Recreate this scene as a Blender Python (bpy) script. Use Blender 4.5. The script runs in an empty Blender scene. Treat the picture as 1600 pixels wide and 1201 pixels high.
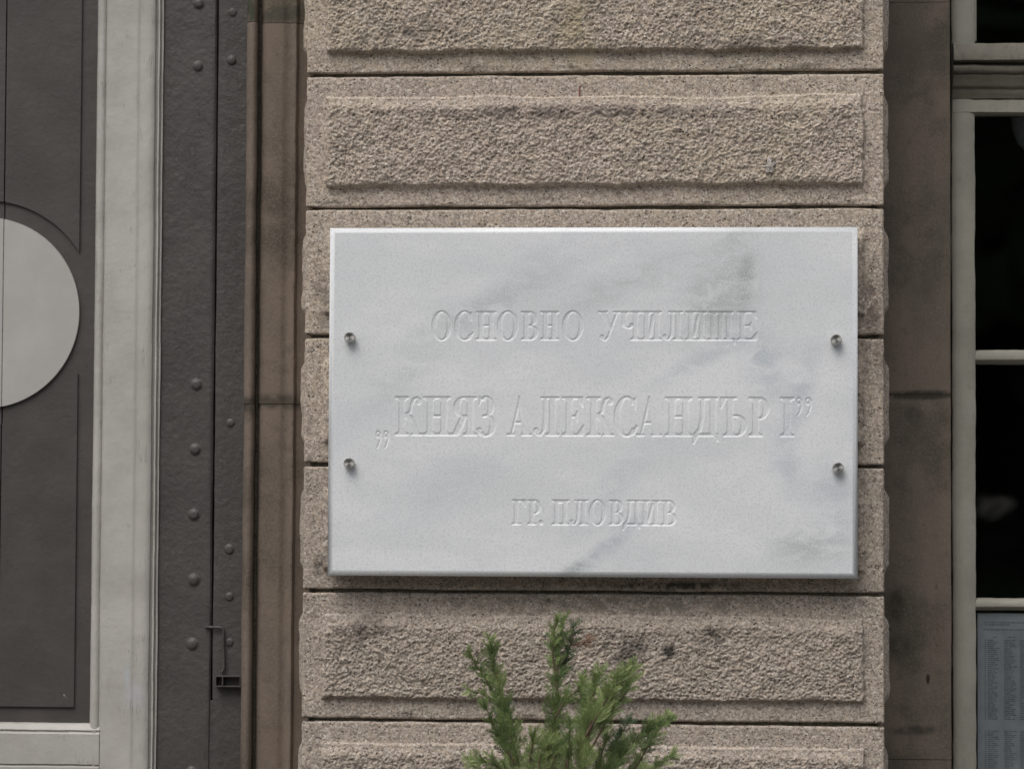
import bpy, bmesh, math, random
import numpy as np
from mathutils import Vector, Matrix

random.seed(7)
RNG = np.random.default_rng(11)
scene = bpy.context.scene
COL = scene.collection

# ------------------------------------------------------------------ camera
PXW, PXH, FPX = 1600.0, 1201.0, 4400.0            # photograph size and focal length in its pixels
DIST, YAW, PITCH, ROLL = 4.84, math.radians(4.0), math.radians(2.6), math.radians(0.28)
AIM = Vector((0.0, 0.0, 1.82))
FWD = Vector((-math.sin(YAW) * math.cos(PITCH), math.cos(YAW) * math.cos(PITCH), math.sin(PITCH)))
R0 = FWD.cross(Vector((0, 0, 1))).normalized()
U0 = R0.cross(FWD).normalized()
RGT = R0 * math.cos(ROLL) + U0 * math.sin(ROLL)
UPV = U0 * math.cos(ROLL) - R0 * math.sin(ROLL)
CAMP = AIM - FWD * DIST
cam_data = bpy.data.cameras.new('camera')
cam = bpy.data.objects.new('camera', cam_data)
COL.objects.link(cam)
cam_data.sensor_width = 36.0
cam_data.lens = FPX / PXW * 36.0
cam_data.clip_end = 2000
cam_data.clip_start = 0.05
m = Matrix((RGT, UPV, -FWD)).transposed().to_4x4()
m.translation = CAMP
cam.matrix_world = m
cam_data.dof.use_dof = True
cam_data.dof.focus_distance = DIST - 0.03
cam_data.dof.aperture_fstop = 4.5
scene.camera = cam


def W(px, py, y=0.0):
    """world point on the plane Y = y that lies on the line of sight through a photo pixel"""
    d = FWD * FPX + RGT * (px - PXW / 2) + UPV * (PXH / 2 - py)
    t = (y - CAMP.y) / d.y
    return CAMP + d * t


def X(px, y=0.0, py=600):
    return W(px, py, y).x


def Z(py, y=0.0, px=800):
    return W(px, py, y).z


# ------------------------------------------------------------------ light
SUN_EL, SUN_AZ = math.radians(58), math.radians(28)      # azimuth: to the left of straight out from the wall
world = bpy.data.worlds.new('World')
scene.world = world
world.use_nodes = True
wn = world.node_tree
sky = wn.nodes.new('ShaderNodeTexSky')
sky.sky_type = 'NISHITA'
sky.sun_disc = False
sky.sun_elevation = SUN_EL
sky.sun_rotation = math.atan2(-math.sin(SUN_AZ), -math.cos(SUN_AZ))
sky.air_density = 1.0
sky.dust_density = 3.0
hsv = wn.nodes.new('ShaderNodeHueSaturation')
hsv.inputs['Saturation'].default_value = 0.34
wn.links.new(sky.outputs[0], hsv.inputs['Color'])
bg = wn.nodes['Background']
bg.inputs['Strength'].default_value = 0.12
wn.links.new(hsv.outputs[0], bg.inputs['Color'])

sun_data = bpy.data.lights.new('sun', 'SUN')
sun_data.energy = 1.5
sun_data.angle = math.radians(42)
sun_data.color = (1.0, 0.96, 0.91)
sun = bpy.data.objects.new('sun', sun_data)
COL.objects.link(sun)
sdir = Vector((-math.sin(SUN_AZ) * math.cos(SUN_EL), -math.cos(SUN_AZ) * math.cos(SUN_EL), math.sin(SUN_EL)))
sun.rotation_euler = sdir.to_track_quat('Z', 'Y').to_euler()
sun.location = sdir * 20

scene.view_settings.view_transform = 'Standard'
scene.view_settings.look = 'None'
scene.view_settings.gamma = 1.0
scene.view_settings.use_curve_mapping = False
scene.view_settings.exposure = 0.40
scene.cycles.max_bounces = 6
scene.cycles.diffuse_bounces = 3


# ------------------------------------------------------------------ noise in numpy
def _hash(ix, iy, seed):
    h = (ix.astype(np.int64) * 374761393 + iy.astype(np.int64) * 668265263 + seed * 1442695041) & 0xFFFFFFFF
    h = ((h ^ (h >> 13)) * 1274126177) & 0xFFFFFFFF
    return (h ^ (h >> 16)) & 0xFFFFFFFF


def perlin(x, y, seed=0):
    ix, iy = np.floor(x), np.floor(y)
    fx, fy = x - ix, y - iy
    ux, uy = fx * fx * fx * (fx * (fx * 6 - 15) + 10), fy * fy * fy * (fy * (fy * 6 - 15) + 10)

    def g(dx, dy):
        a = _hash(ix + dx, iy + dy, seed) / 4294967295.0 * 2 * math.pi
        return np.cos(a) * (fx - dx) + np.sin(a) * (fy - dy)
    a = g(0, 0) * (1 - ux) + g(1, 0) * ux
    b = g(0, 1) * (1 - ux) + g(1, 1) * ux
    return (a * (1 - uy) + b * uy) * 1.5


def cells(x, y, seed=0):
    """distance to the nearest jittered cell point"""
    ix, iy = np.floor(x), np.floor(y)
    best = np.full(x.shape, 9.0)
    val = np.zeros(x.shape)
    for dx in (-1, 0, 1):
        for dy in (-1, 0, 1):
            h = _hash(ix + dx, iy + dy, seed)
            px = ix + dx + (h & 0xFFFF) / 65535.0
            py = iy + dy + ((h >> 16) & 0xFFFF) / 65535.0
            d = (px - x) ** 2 + (py - y) ** 2
            k = d < best
            best = np.where(k, d, best)
            val = np.where(k, (h % 1009) / 1009.0, val)
    return np.sqrt(best), val


def sstep(a, b, x):
    t = np.clip((x - a) / (b - a), 0, 1)
    return t * t * (3 - 2 * t)


# ------------------------------------------------------------------ objects
def empty(name, loc, label=None, cat=None, group=None):
    o = bpy.data.objects.new(name, None)
    o.location = loc
    o.empty_display_size = 0.05
    COL.objects.link(o)
    tag(o, label, cat, group, 'thing' if cat else None)
    return o


def tag(o, label=None, cat=None, group=None, kind=None):
    if label: o['label'] = label
    if cat: o['category'] = cat
    if group: o['group'] = group
    if kind: o['kind'] = kind
    return o


def origin_of(o):
    v = Vector((0, 0, 0))
    while o is not None:
        v += o.location
        o = o.parent
    return v


def link(name, me, mat, parent=None):
    o = bpy.data.objects.new(name, me)
    if mat is not None:
        me.materials.append(mat)
    COL.objects.link(o)
    if parent is not None:
        o.parent = parent
    return o


def mesh_obj(name, verts, faces, mat, parent=None, smooth=False):
    """verts in world coordinates"""
    me = bpy.data.meshes.new(name)
    v = np.asarray(verts, dtype=np.float64)
    off = origin_of(parent)
    v = v - np.array(off)
    if isinstance(faces, np.ndarray):
        n, k = faces.shape
        me.vertices.add(len(v))
        me.vertices.foreach_set('co', v.ravel())
        me.loops.add(n * k)
        me.loops.foreach_set('vertex_index', faces.ravel().astype(np.int32))
        me.polygons.add(n)
        me.polygons.foreach_set('loop_start', np.arange(0, n * k, k, dtype=np.int32))
        me.polygons.foreach_set('loop_total', np.full(n, k, dtype=np.int32))
        me.update(calc_edges=True)
    else:
        me.from_pydata([tuple(p) for p in v], [], faces)
        me.update()
    if smooth:
        me.polygons.foreach_set('use_smooth', [True] * len(me.polygons))
    return link(name, me, mat, parent)


def grid_faces(ny, nx):
    i = np.arange(ny * nx).reshape(ny, nx)
    return np.stack([i[:-1, :-1], i[:-1, 1:], i[1:, 1:], i[1:, :-1]], -1).reshape(-1, 4)


def from_bm(name, bm, mat, parent=None, smooth=False):
    off = origin_of(parent)
    bmesh.ops.translate(bm, verts=bm.verts, vec=-off)
    bmesh.ops.recalc_face_normals(bm, faces=bm.faces)
    me = bpy.data.meshes.new(name)
    bm.to_mesh(me)
    bm.free()
    if smooth:
        me.polygons.foreach_set('use_smooth', [True] * len(me.polygons))
    return link(name, me, mat, parent)


def box_bm(bm, x0, x1, y0, y1, z0, z1, bev=0.0, seg=1):
    r = bmesh.ops.create_cube(bm, size=1.0)
    vs = r['verts']
    for v in vs:
        v.co = Vector(((x0 + x1) / 2 + v.co.x * (x1 - x0), (y0 + y1) / 2 + v.co.y * (y1 - y0),
                       (z0 + z1) / 2 + v.co.z * (z1 - z0)))
    if bev > 0:
        es = list({e for v in vs for e in v.link_edges})
        bmesh.ops.bevel(bm, geom=es, offset=bev, segments=seg, affect='EDGES', profile=0.6)


def box(name, x0, x1, y0, y1, z0, z1, mat, parent=None, bev=0.0, seg=1):
    bm = bmesh.new()
    box_bm(bm, x0, x1, y0, y1, z0, z1, bev, seg)
    return from_bm(name, bm, mat, parent)


def prism(name, pts, yf, yb, mat, parent=None, bev=0.0):
    """outline in (x, z), front at yf, back at yb, front edge chamfered"""
    bm = bmesh.new()
    fr = [bm.verts.new((p[0], yf, p[1])) for p in pts]
    bk = [bm.verts.new((p[0], yb, p[1])) for p in pts]
    f = bm.faces.new(fr)
    bm.faces.new(bk[::-1])
    n = len(pts)
    for i in range(n):
        bm.faces.new((fr[i], bk[i], bk[(i + 1) % n], fr[(i + 1) % n]))
    if bev > 0:
        bmesh.ops.bevel(bm, geom=list(f.edges), offset=bev, segments=2, affect='EDGES', profile=0.6)
    return from_bm(name, bm, mat, parent)


def moulding(name, prof, z0, z1, mat, parent=None, nz=60, wob=0.0004, seed=1, close=None, sm=False):
    """profile of (x, y) points run up from z0 to z1, with a slightly hand-made line; close = y of the back"""
    p = np.array(prof)
    zz = np.linspace(z0, z1, nz)
    s = np.concatenate([[0], np.cumsum(np.hypot(*np.diff(p, axis=0).T))])
    S, ZZ = np.meshgrid(s, zz)
    dx = perlin(S * 20 + seed * 3.1, ZZ * 6, seed) * wob + perlin(S * 5, ZZ * 40, seed + 5) * wob * .6
    dy = perlin(S * 20, ZZ * 6 + seed, seed + 9) * wob
    V = np.stack([p[None, :, 0] + dx, p[None, :, 1] + dy, ZZ], -1)
    if close is not None:
        a = V[:, :1].copy(); a[..., 1] = close
        b = V[:, -1:].copy(); b[..., 1] = close
        V = np.concatenate([a, V, b], 1)
    ny, nx = V.shape[:2]
    faces = [tuple(f) for f in grid_faces(ny, nx)]
    faces.append(tuple(range(nx))[::-1])
    faces.append(tuple(range((ny - 1) * nx, ny * nx)))
    o = mesh_obj(name, V.reshape(-1, 3), faces, mat, parent)
    if sm:
        me = o.data
        me.polygons.foreach_set('use_smooth', [True] * len(me.polygons))
        me.set_sharp_from_angle(angle=math.radians(40))
    return o


# ------------------------------------------------------------------ materials
class NT:
    def __init__(self, name):
        self.m = bpy.data.materials.new(name)
        self.m.use_nodes = True
        self.t = self.m.node_tree
        self.b = self.t.nodes['Principled BSDF']
        self.co = self.t.nodes.new('ShaderNodeTexCoord').outputs['Object']

    def n(self, kind, **kw):
        nd = self.t.nodes.new(kind)
        for k, v in kw.items():
            setattr(nd, k, v)
        return nd

    def put(self, sock, v):
        if hasattr(v, 'is_output') or isinstance(v, bpy.types.NodeSocket):
            self.t.links.new(v, sock)
        else:
            sock.default_value = v

    def map(self, scale=(1, 1, 1), rot=(0, 0, 0), loc=(0, 0, 0)):
        nd = self.n('ShaderNodeMapping')
        nd.inputs['Scale'].default_value = scale
        nd.inputs['Rotation'].default_value = rot
        nd.inputs['Location'].default_value = loc
        self.t.links.new(self.co, nd.inputs[0])
        return nd.outputs[0]

    def noise(self, scale, detail=4, rough=.55, vec=None, dist=0.0):
        nd = self.n('ShaderNodeTexNoise')
        nd.inputs['Scale'].default_value = scale
        nd.inputs['Detail'].default_value = detail
        nd.inputs['Roughness'].default_value = rough
        nd.inputs['Distortion'].default_value = dist
        self.t.links.new(vec if vec is not None else self.co, nd.inputs['Vector'])
        return nd.outputs['Fac']

    def voro(self, scale, vec=None, feature='F1', out='Distance'):
        nd = self.n('ShaderNodeTexVoronoi', feature=feature)
        nd.inputs['Scale'].default_value = scale
        self.t.links.new(vec if vec is not None else self.co, nd.inputs['Vector'])
        return nd.outputs[out]

    def ramp(self, v, a, b, lo=0.0, hi=1.0):
        nd = self.n('ShaderNodeMapRange', interpolation_type='SMOOTHSTEP')
        self.t.links.new(v, nd.inputs['Value'])
        nd.inputs['From Min'].default_value = a
        nd.inputs['From Max'].default_value = b
        nd.inputs['To Min'].default_value = lo
        nd.inputs['To Max'].default_value = hi
        return nd.outputs[0]

    def math(self, op, a, b=0.0):
        nd = self.n('ShaderNodeMath', operation=op)
        self.put(nd.inputs[0], a)
        self.put(nd.inputs[1], b)
        return nd.outputs[0]

    def mix(self, f, a, b, blend='MIX'):
        nd = self.n('ShaderNodeMix', data_type='RGBA', blend_type=blend)
        self.put(nd.inputs[0], f)
        self.put(nd.inputs[6], a if not isinstance(a, tuple) else (*a, 1))
        self.put(nd.inputs[7], b if not isinstance(b, tuple) else (*b, 1))
        return nd.outputs[2]

    def blob(self, c, size, rot=0.0, soft=1.0):
        """1 inside an ellipse of the surface's own (x, z) plane, fading out"""
        nd = self.n('ShaderNodeMapping', vector_type='TEXTURE')
        nd.inputs['Location'].default_value = c
        nd.inputs['Rotation'].default_value = (0, -rot, 0)
        nd.inputs['Scale'].default_value = (size[0], 10.0, size[1])
        self.t.links.new(self.co, nd.inputs[0])
        ln = self.n('ShaderNodeVectorMath', operation='LENGTH')
        self.t.links.new(nd.outputs[0], ln.inputs[0])
        return self.ramp(ln.outputs['Value'], 1.0 - soft, 1.0, 1.0, 0.0)

    def bump(self, h, dist, strength=1.0, nrm=None):
        nd = self.n('ShaderNodeBump')
        nd.inputs['Strength'].default_value = strength
        nd.inputs['Distance'].default_value = dist
        self.t.links.new(h, nd.inputs['Height'])
        if nrm is not None:
            self.t.links.new(nrm, nd.inputs['Normal'])
        return nd.outputs[0]

    def done(self, color, rough=.6, nrm=None, metal=0.0, spec=0.4):
        self.put(self.b.inputs['Base Color'], color if not isinstance(color, tuple) else (*color, 1))
        self.put(self.b.inputs['Roughness'], rough)
        self.put(self.b.inputs['Metallic'], metal)
        self.b.inputs['Specular IOR Level'].default_value = spec
        if nrm is not None:
            self.t.links.new(nrm, self.b.inputs['Normal'])
        return self.m


def stone_mat(name, base, pale, yellow, grey, seed, stains=(), pits=1.0, hue=None):
    t = NT(name)
    v = t.map(loc=(seed * 3.7, seed * 1.3, seed * 2.1))
    big = t.noise(4.5, 4, .6, v)
    mid = t.noise(16, 5, .6, t.map(loc=(seed, 5, 2)))
    c = t.mix(t.ramp(big, .40, .62), base, yellow)
    c = t.mix(t.ramp(mid, .46, .66, 0, .75), c, grey)
    # single mineral grains
    gr = t.voro(420, t.map(loc=(3, seed, 1)), out='Color')
    sep = t.n('ShaderNodeSeparateColor')
    t.t.links.new(gr, sep.inputs[0])
    g2 = t.voro(170, t.map(loc=(1, seed, 5)), out='Color')
    sp2 = t.n('ShaderNodeSeparateColor')
    t.t.links.new(g2, sp2.inputs[0])
    c = t.mix(t.ramp(sp2.outputs[0], .40, .95, 0, .60), c, tuple(x * k for x, k in zip(base, (1.22, 1.19, 1.13))))
    c = t.mix(t.ramp(sp2.outputs[1], .50, .98, 0, .55), c, tuple(x * k for x, k in zip(grey, (.66, .65, .63))))
    c = t.mix(t.ramp(sep.outputs[0], .66, .9, 0, .75), c, pale)
    c = t.mix(t.ramp(sep.outputs[1], .80, .92, 0, .65), c, tuple(x * .40 for x in grey))
    # pores
    po = t.voro(125, t.map(loc=(seed, 1, 9), scale=(1, 1, 1.25)))
    pn = t.noise(48, 4, .65, t.map(loc=(seed, 2, 7)))
    hole = t.math('MULTIPLY', t.ramp(po, .17, .30, 1, 0), t.ramp(pn, .47, .58))
    c = t.mix(t.math('MULTIPLY', hole, .88 * pits), c, tuple(x * .26 for x in base))
    sn = t.noise(38, 5, .65, t.map(loc=(7, 3, 1)))
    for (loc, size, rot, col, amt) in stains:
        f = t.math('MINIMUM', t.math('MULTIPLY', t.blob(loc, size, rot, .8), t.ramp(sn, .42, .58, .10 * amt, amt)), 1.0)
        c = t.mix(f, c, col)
    fine = t.noise(520, 3, .7, v)
    h = t.math('ADD', t.math('MULTIPLY', fine, .6), t.math('MULTIPLY', hole, -1.2 * pits))
    h = t.math('ADD', h, t.math('MULTIPLY', t.noise(190, 4, .65, v), 1.0))
    return t.done(c, .88, t.bump(h, .0015, .85), spec=.25)


SB, SP, SY, SG = (.405, .333, .266), (.62, .56, .49), (.415, .350, .262), (.345, .292, .248)
# stains are given in coordinates relative to the pier's base at x = 0, z = 0
def pst(px, py): 
    p = W(px, py)
    return (p.x, 0, p.z)

DK = (.075, .066, .056)
pier_stains = [
    (pst(980, 1010), (.055, .05), .3, DK, .8), (pst(1046, 1016), (.018, .018), 0, DK, 1.2),
    (pst(1110, 990), (.075, .02), .15, DK, .9), (pst(1060, 915), (.19, .012), .0, DK, 1.0),
    (pst(570, 985), (.08, .04), .2, (.16, .135, .115), .8), (pst(845, 945), (.006, .006), 0, DK, 3.0),
    (pst(857, 938), (.0055, .0055), 0, DK, 3.0), (pst(925, 175), (.46, .022), 0, (.20, .165, .145), .9),
    (pst(620, 60), (.16, .03), .2, (.17, .145, .125), .8), (pst(1200, 70), (.2, .025), 0, (.2, .165, .145), .7),
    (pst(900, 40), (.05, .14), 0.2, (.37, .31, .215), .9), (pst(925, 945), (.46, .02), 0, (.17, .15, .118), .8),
    (pst(500, 880), (.02, .03), 0, DK, .7), (pst(504, 470), (.022, .08), 0, (.16, .13, .11), .7),
    (pst(1362, 480), (.03, .12), 0, (.13, .1, .085), .8), (pst(1365, 560), (.03, .06), 0, (.16, .13, .11), .7),
]
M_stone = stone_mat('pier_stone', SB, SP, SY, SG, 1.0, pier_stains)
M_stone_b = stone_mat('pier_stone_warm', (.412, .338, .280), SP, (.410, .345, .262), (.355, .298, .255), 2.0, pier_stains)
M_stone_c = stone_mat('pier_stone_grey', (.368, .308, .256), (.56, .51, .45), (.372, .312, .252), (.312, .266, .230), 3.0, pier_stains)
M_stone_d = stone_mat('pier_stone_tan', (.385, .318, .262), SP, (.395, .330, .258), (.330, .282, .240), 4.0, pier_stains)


def jamb_mat(name, base, dark, seed, stains=()):
    t = NT(name)
    v = t.map(loc=(seed, 2 * seed, 3), scale=(1, 1, .35))
    c = t.mix(t.ramp(t.noise(12, 5, .6, v), .35, .65), base, dark)
    st = t.noise(5.5, 6, .65, t.map(loc=(seed * 2, 1, 1)))
    c = t.mix(t.ramp(st, .48, .66, 0, .75), c, tuple(x * k for x, k in zip(dark, (.52, .56, .52))))
    c = t.mix(t.ramp(t.noise(30, 5, .7, t.map(loc=(seed, 7, 1))), .54, .70, 0, .45), c, tuple(x * .6 for x in dark))
    c = t.mix(t.ramp(t.noise(230, 3, .6), .45, .68, 0, .35), c, tuple(min(1, x * 1.35) for x in base))
    c = t.mix(t.ramp(t.noise(90, 3, .6, t.map(loc=(seed, 0, 0))), .62, .72, 0, .5), c, tuple(x * .5 for x in dark))
    sn = t.noise(45, 5, .65, t.map(loc=(2, 3, 4)))
    for (loc, size, rot, col, amt) in stains:
        f = t.math('MULTIPLY', t.blob(loc, size, rot, .8), t.ramp(sn, .32, .6, .2 * amt, amt))
        c = t.mix(f, c, col)
    h = t.math('ADD', t.noise(260, 4, .65), t.math('MULTIPLY', t.noise(40, 4, .6), 1.5))
    return t.done(c, .85, t.bump(h, .001, .7), spec=.25)


def paint_mat(name, col, var, seed, rough=.5, crack=(.1, .09, .08), crack_amt=.5, lump=1.0, stains=()):
    t = NT(name)
    v = t.map(loc=(seed, seed * 2, seed * 3))
    c = t.mix(t.ramp(t.noise(9, 4, .6, v), .35, .65), col, var)
    # hairline cracks running with the grain
    vv = t.map(loc=(seed, 0, seed), scale=(90, 90, 5))
    ck = t.noise(1.0, 5, .7, vv)
    line = t.math('SUBTRACT', 1.0, t.ramp(t.math('ABSOLUTE', t.math('SUBTRACT', ck, .5)), 0, .012))
    gate = t.ramp(t.noise(22, 4, .6, t.map(loc=(1, seed, 4))), .52, .64)
    cr = t.math('MULTIPLY', line, gate)
    chip = t.math('MULTIPLY', t.ramp(t.noise(110, 4, .7, v), .68, .72), t.ramp(t.noise(14, 3, .6, t.map(loc=(seed, 9, 9))), .5, .6))
    c = t.mix(t.math('MULTIPLY', t.math('MAXIMUM', cr, chip), crack_amt), c, crack)
    for (loc, size, rot, scol, amt) in stains:
        c = t.mix(t.math('MULTIPLY', t.blob(loc, size, rot, .8), amt), c, scol)
    h = t.math('ADD', t.noise(70, 5, .65, v), t.math('MULTIPLY', t.noise(24, 3, .6, t.map(scale=(1, 1, .4))), 1.4))
    h = t.math('SUBTRACT', h, t.math('MULTIPLY', cr, .12))
    return t.done(c, rough, t.bump(h, .0012 * lump, .7), spec=.35)


def plain(name, col, rough=.7, metal=0.0, spec=.4):
    t = NT(name)
    c = t.mix(t.ramp(t.noise(30, 4, .6), .3, .7), col, tuple(x * .82 for x in col))
    return t.done(c, rough, None, metal, spec)


M_mortar = stone_mat('dark_joint_mortar', (.13, .115, .085), (.19, .165, .13), (.105, .10, .075), (.10, .09, .07), 5.0)

# ------------------------------------------------------------------ setting
t = NT('paving')
br = t.n('ShaderNodeTexBrick')
br.inputs['Scale'].default_value = 2.2
br.inputs['Mortar Size'].default_value = .012
br.inputs['Color1'].default_value = (.13, .122, .112, 1)
br.inputs['Color2'].default_value = (.16, .15, .138, 1)
br.inputs['Mortar'].default_value = (.09, .085, .075, 1)
t.t.links.new(t.co, br.inputs['Vector'])
M_pave = t.done(t.mix(t.ramp(t.noise(3, 5, .6), .35, .7, 0, .5), br.outputs['Color'], (.09, .084, .075)), .85)
g = 300.0
tag(mesh_obj('pavement', [(-g, -g, 0), (g, -g, 0), (g, g, 0), (-g, g, 0)], [(0, 1, 2, 3)], M_pave), kind='structure')

# ------------------------------------------------------------------ the rusticated pier
PX0, PX1 = X(475.5), X(1381.5)
PDEEP = 0.30
joints = [Z(p, 0, 925) for p in (115, 324.5, 526, 727, 925, 1128)]
COURSE = 0.2235
edges = list(joints)
while edges[0] < 3.05:
    edges.insert(0, edges[0] + COURSE)
while edges[-1] > COURSE * 1.4:
    edges.append(edges[-1] - COURSE)
edges.append(0.002)
pier = empty('stone_pier', (0, 0, 0), 'pale sandstone pier of rusticated blocks carrying the white marble plaque', 'pier')
TOPZ = edges[0]
box('mortar_core', PX0 + .010, PX1 - .010, .0095, PDEEP, 0, TOPZ - .01, M_mortar, pier)


def stone_block(z0, z1, seed, step, sidestep, mat, rough_amp=.9):
    r_edge = .0045
    gap = .0028
    xs_side = np.arange(0, PDEEP - .03, sidestep)
    nx = int(round((PX1 - PX0) / step))
    # unrolled coordinate u: negative = left side, 0..Wd = front, above = right side
    Wd = PX1 - PX0
    u = np.concatenate([-xs_side[::-1][:-1], np.linspace(0, Wd, nx), Wd + xs_side[1:]])
    # a few extra columns to round the corners
    extra = np.array([-.004, -.002, .002, .004, Wd - .004, Wd - .002, Wd + .002, Wd + .004])
    u = np.unique(np.concatenate([u, extra]))
    nzr = max(8, int(round((z1 - z0 - 2 * gap) / step)))
    vv = np.linspace(0, 1, nzr)
    vv = np.unique(np.concatenate([vv, [.006, .012, .02, .98, .988, .994]]))
    U, V = np.meshgrid(u, vv)
    wob0 = perlin(U * 7 + seed, U * 0 + .3, seed) * .0016 + perlin(U * 40, U * 0 + seed * .7, seed + 1) * .0006
    wob1 = perlin(U * 7 + 9 + seed, U * 0 + .8, seed + 2) * .0016 + perlin(U * 40, U * 0 + seed * .3, seed + 3) * .0006
    zb = z0 + gap + wob0
    zt = z1 - gap + wob1
    ZZ = zb + (zt - zb) * V
    dz0, dz1 = ZZ - zb, zt - ZZ
    # distance to the vertical arrises
    side = np.minimum(np.abs(U), np.abs(U - Wd))
    onfront = (U >= 0) & (U <= Wd)
    dx = np.where(onfront, side, side)
    # rounding at the joints
    dj = np.minimum(dz0, dz1)
    k = np.clip(1 - dj / r_edge, 0, 1)
    h = -r_edge * (1 - np.sqrt(np.clip(1 - k * k, 0, 1)))
    # worn margins: shallow tooling
    h += perlin(U * 45, ZZ * 45, seed + 4) * .0004 + perlin(U * 14, ZZ * 14, seed + 5) * .0009
    h -= np.clip(perlin(U * 150, ZZ * 140, seed + 6) - .24, 0, 1) * .0026
    edge_chip = np.clip(perlin(U * 26, ZZ * 26, seed + 7) - .28, 0, 1) * np.clip(1 - dj / .012, 0, 1)
    h -= edge_chip * .009
    # raised rock-faced panel
    wl = perlin(ZZ * 18, ZZ * 0 + seed, seed + 8) * .0030 + perlin(ZZ * 90, ZZ * 0 + seed + np.where(U > Wd / 2, 5.0, 0.0), seed + 27) * .0022
    wt = perlin(U * 5, U * 0 + seed, seed + 9) * .0045 + perlin(U * 30, U * 0, seed + 10) * .0012
    wb = perlin(U * 12, U * 0 + seed + 3, seed + 11) * .0030 + perlin(U * 70, U * 0, seed + 12) * .0020
    mx = sstep(.034, .0375, dx + wl)
    mb = sstep(.033, .0385, dz0 + wb)
    tt_ = dz1 + wt
    mt = .62 * sstep(.0365, .0395, tt_) + .38 * sstep(.040, .062, tt_)
    pm = mx * mb * mt
    # coarse point-dressed surface: rounded lumps and small pits
    wx = U + perlin(U * 90, ZZ * 90, seed + 20) * .004
    wz_ = ZZ + perlin(U * 90 + 31, ZZ * 90, seed + 21) * .004
    q1, v1 = cells(wx * 175, wz_ * 175, seed + 13)
    q2, v2 = cells(wx * 300, wz_ * 300, seed + 14)
    lump1 = np.clip(1 - q1 * q1 * 1.7, 0, 1) * (.2 + 1.0 * v1)
    lump2 = np.clip(1 - q2 * q2 * 1.7, 0, 1) * (.1 + 1.1 * v2)
    pit = np.clip(perlin(U * 150, ZZ * 150, seed + 25) - .18, 0, 1)
    rough = (perlin(U * 20, ZZ * 20, seed + 15) * .0022 + perlin(U * 60, ZZ * 60, seed + 16) * .0016
             + lump1 * .0014 + lump2 * .0019 - pit * .0026 + perlin(U * 150, ZZ * 125, seed + 26) * .0013
             + perlin(U * 250, ZZ * 230, seed + 17) * .0016 + perlin(U * 380, ZZ * 360, seed + 18) * .0012 - .0016)
    inner = sstep(.034, .046, dx + wl) * sstep(.033, .043, dz0 + wb) * sstep(.040, .060, tt_)
    swell = .0100 + .002 * inner + perlin(U * 9, ZZ * 9, seed + 19) * .002
    h += pm * swell + rough * rough_amp * (inner * .88 + .12 * pm)
    # the returns at the sides are bolder, plain pitched bosses
    sx = np.where(onfront, 0.0, side)
    sm = sstep(.008, .030, sx) * sstep(.026, .050, dz0) * sstep(.026, .054, dz1)
    hs = sm * (.0095 + perlin(U * 16, ZZ * 20, seed + 22) * .0025) + perlin(U * 80, ZZ * 80, seed + 24) * .0008 - r_edge * (1 - np.sqrt(np.clip(1 - k * k, 0, 1)))
    h = np.where(onfront, h, hs)
    # arris rounding
    ar = .0035
    ka = np.clip(1 - side / ar, 0, 1)
    h = h - ar * (1 - np.sqrt(np.clip(1 - ka * ka, 0, 1))) * .8
    Xp = np.clip(U, 0, Wd) + PX0
    Yp = np.where(U < 0, -U, np.where(U > Wd, U - Wd, 0.0))
    nxv = np.where(U < 0, -1.0, np.where(U > Wd, 1.0, 0.0))
    nyv = np.where(onfront, -1.0, 0.0)
    corner = side < 1e-6
    nxv = np.where(corner, np.where(U < Wd / 2, -.707, .707), nxv)
    nyv = np.where(corner, -.707, nyv)
    P = np.stack([Xp + nxv * h, Yp + nyv * h, ZZ], -1)
    ny, nx = P.shape[:2]
    # turn the top and bottom edge into the joint
    lip0 = P[:1].copy(); lip1 = P[-1:].copy()
    for L in (lip0, lip1):
        L[..., 1] = np.where(onfront[:1], .022, L[..., 1])
        L[..., 0] = np.where(U[:1] < 0, PX0 + .022, np.where(U[:1] > Wd, PX1 - .022, np.clip(L[..., 0], PX0 + .02, PX1 - .02)))
    P = np.concatenate([lip0, P, lip1], 0)
    o = mesh_obj('stone_block', P.reshape(-1, 3), grid_faces(ny + 2, nx), mat, pier, smooth=True)
    return o


itop = edges.index(joints[0])            # the course below the first visible joint
mats = {itop - 1: M_stone, itop: M_stone_b, itop + 1: M_stone_d, itop + 2: M_stone_d, itop + 3: M_stone_c, itop + 4: M_stone_c, itop + 5: M_stone_c}
for i in range(len(edges) - 1):
    z1, z0 = edges[i], edges[i + 1]
    mid = (z0 + z1) / 2
    vis = z1 > Z(1215, 0, 925) and z0 < Z(-10, 0, 925)
    behind = vis and Z(920, 0, 925) < mid < Z(330, 0, 925)
    step = .0030 if behind else (.00145 if vis else .009)
    stone_block(z0, z1, 40 + i * 7, step, .006 if vis else .02, mats.get(i, M_stone))

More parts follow.
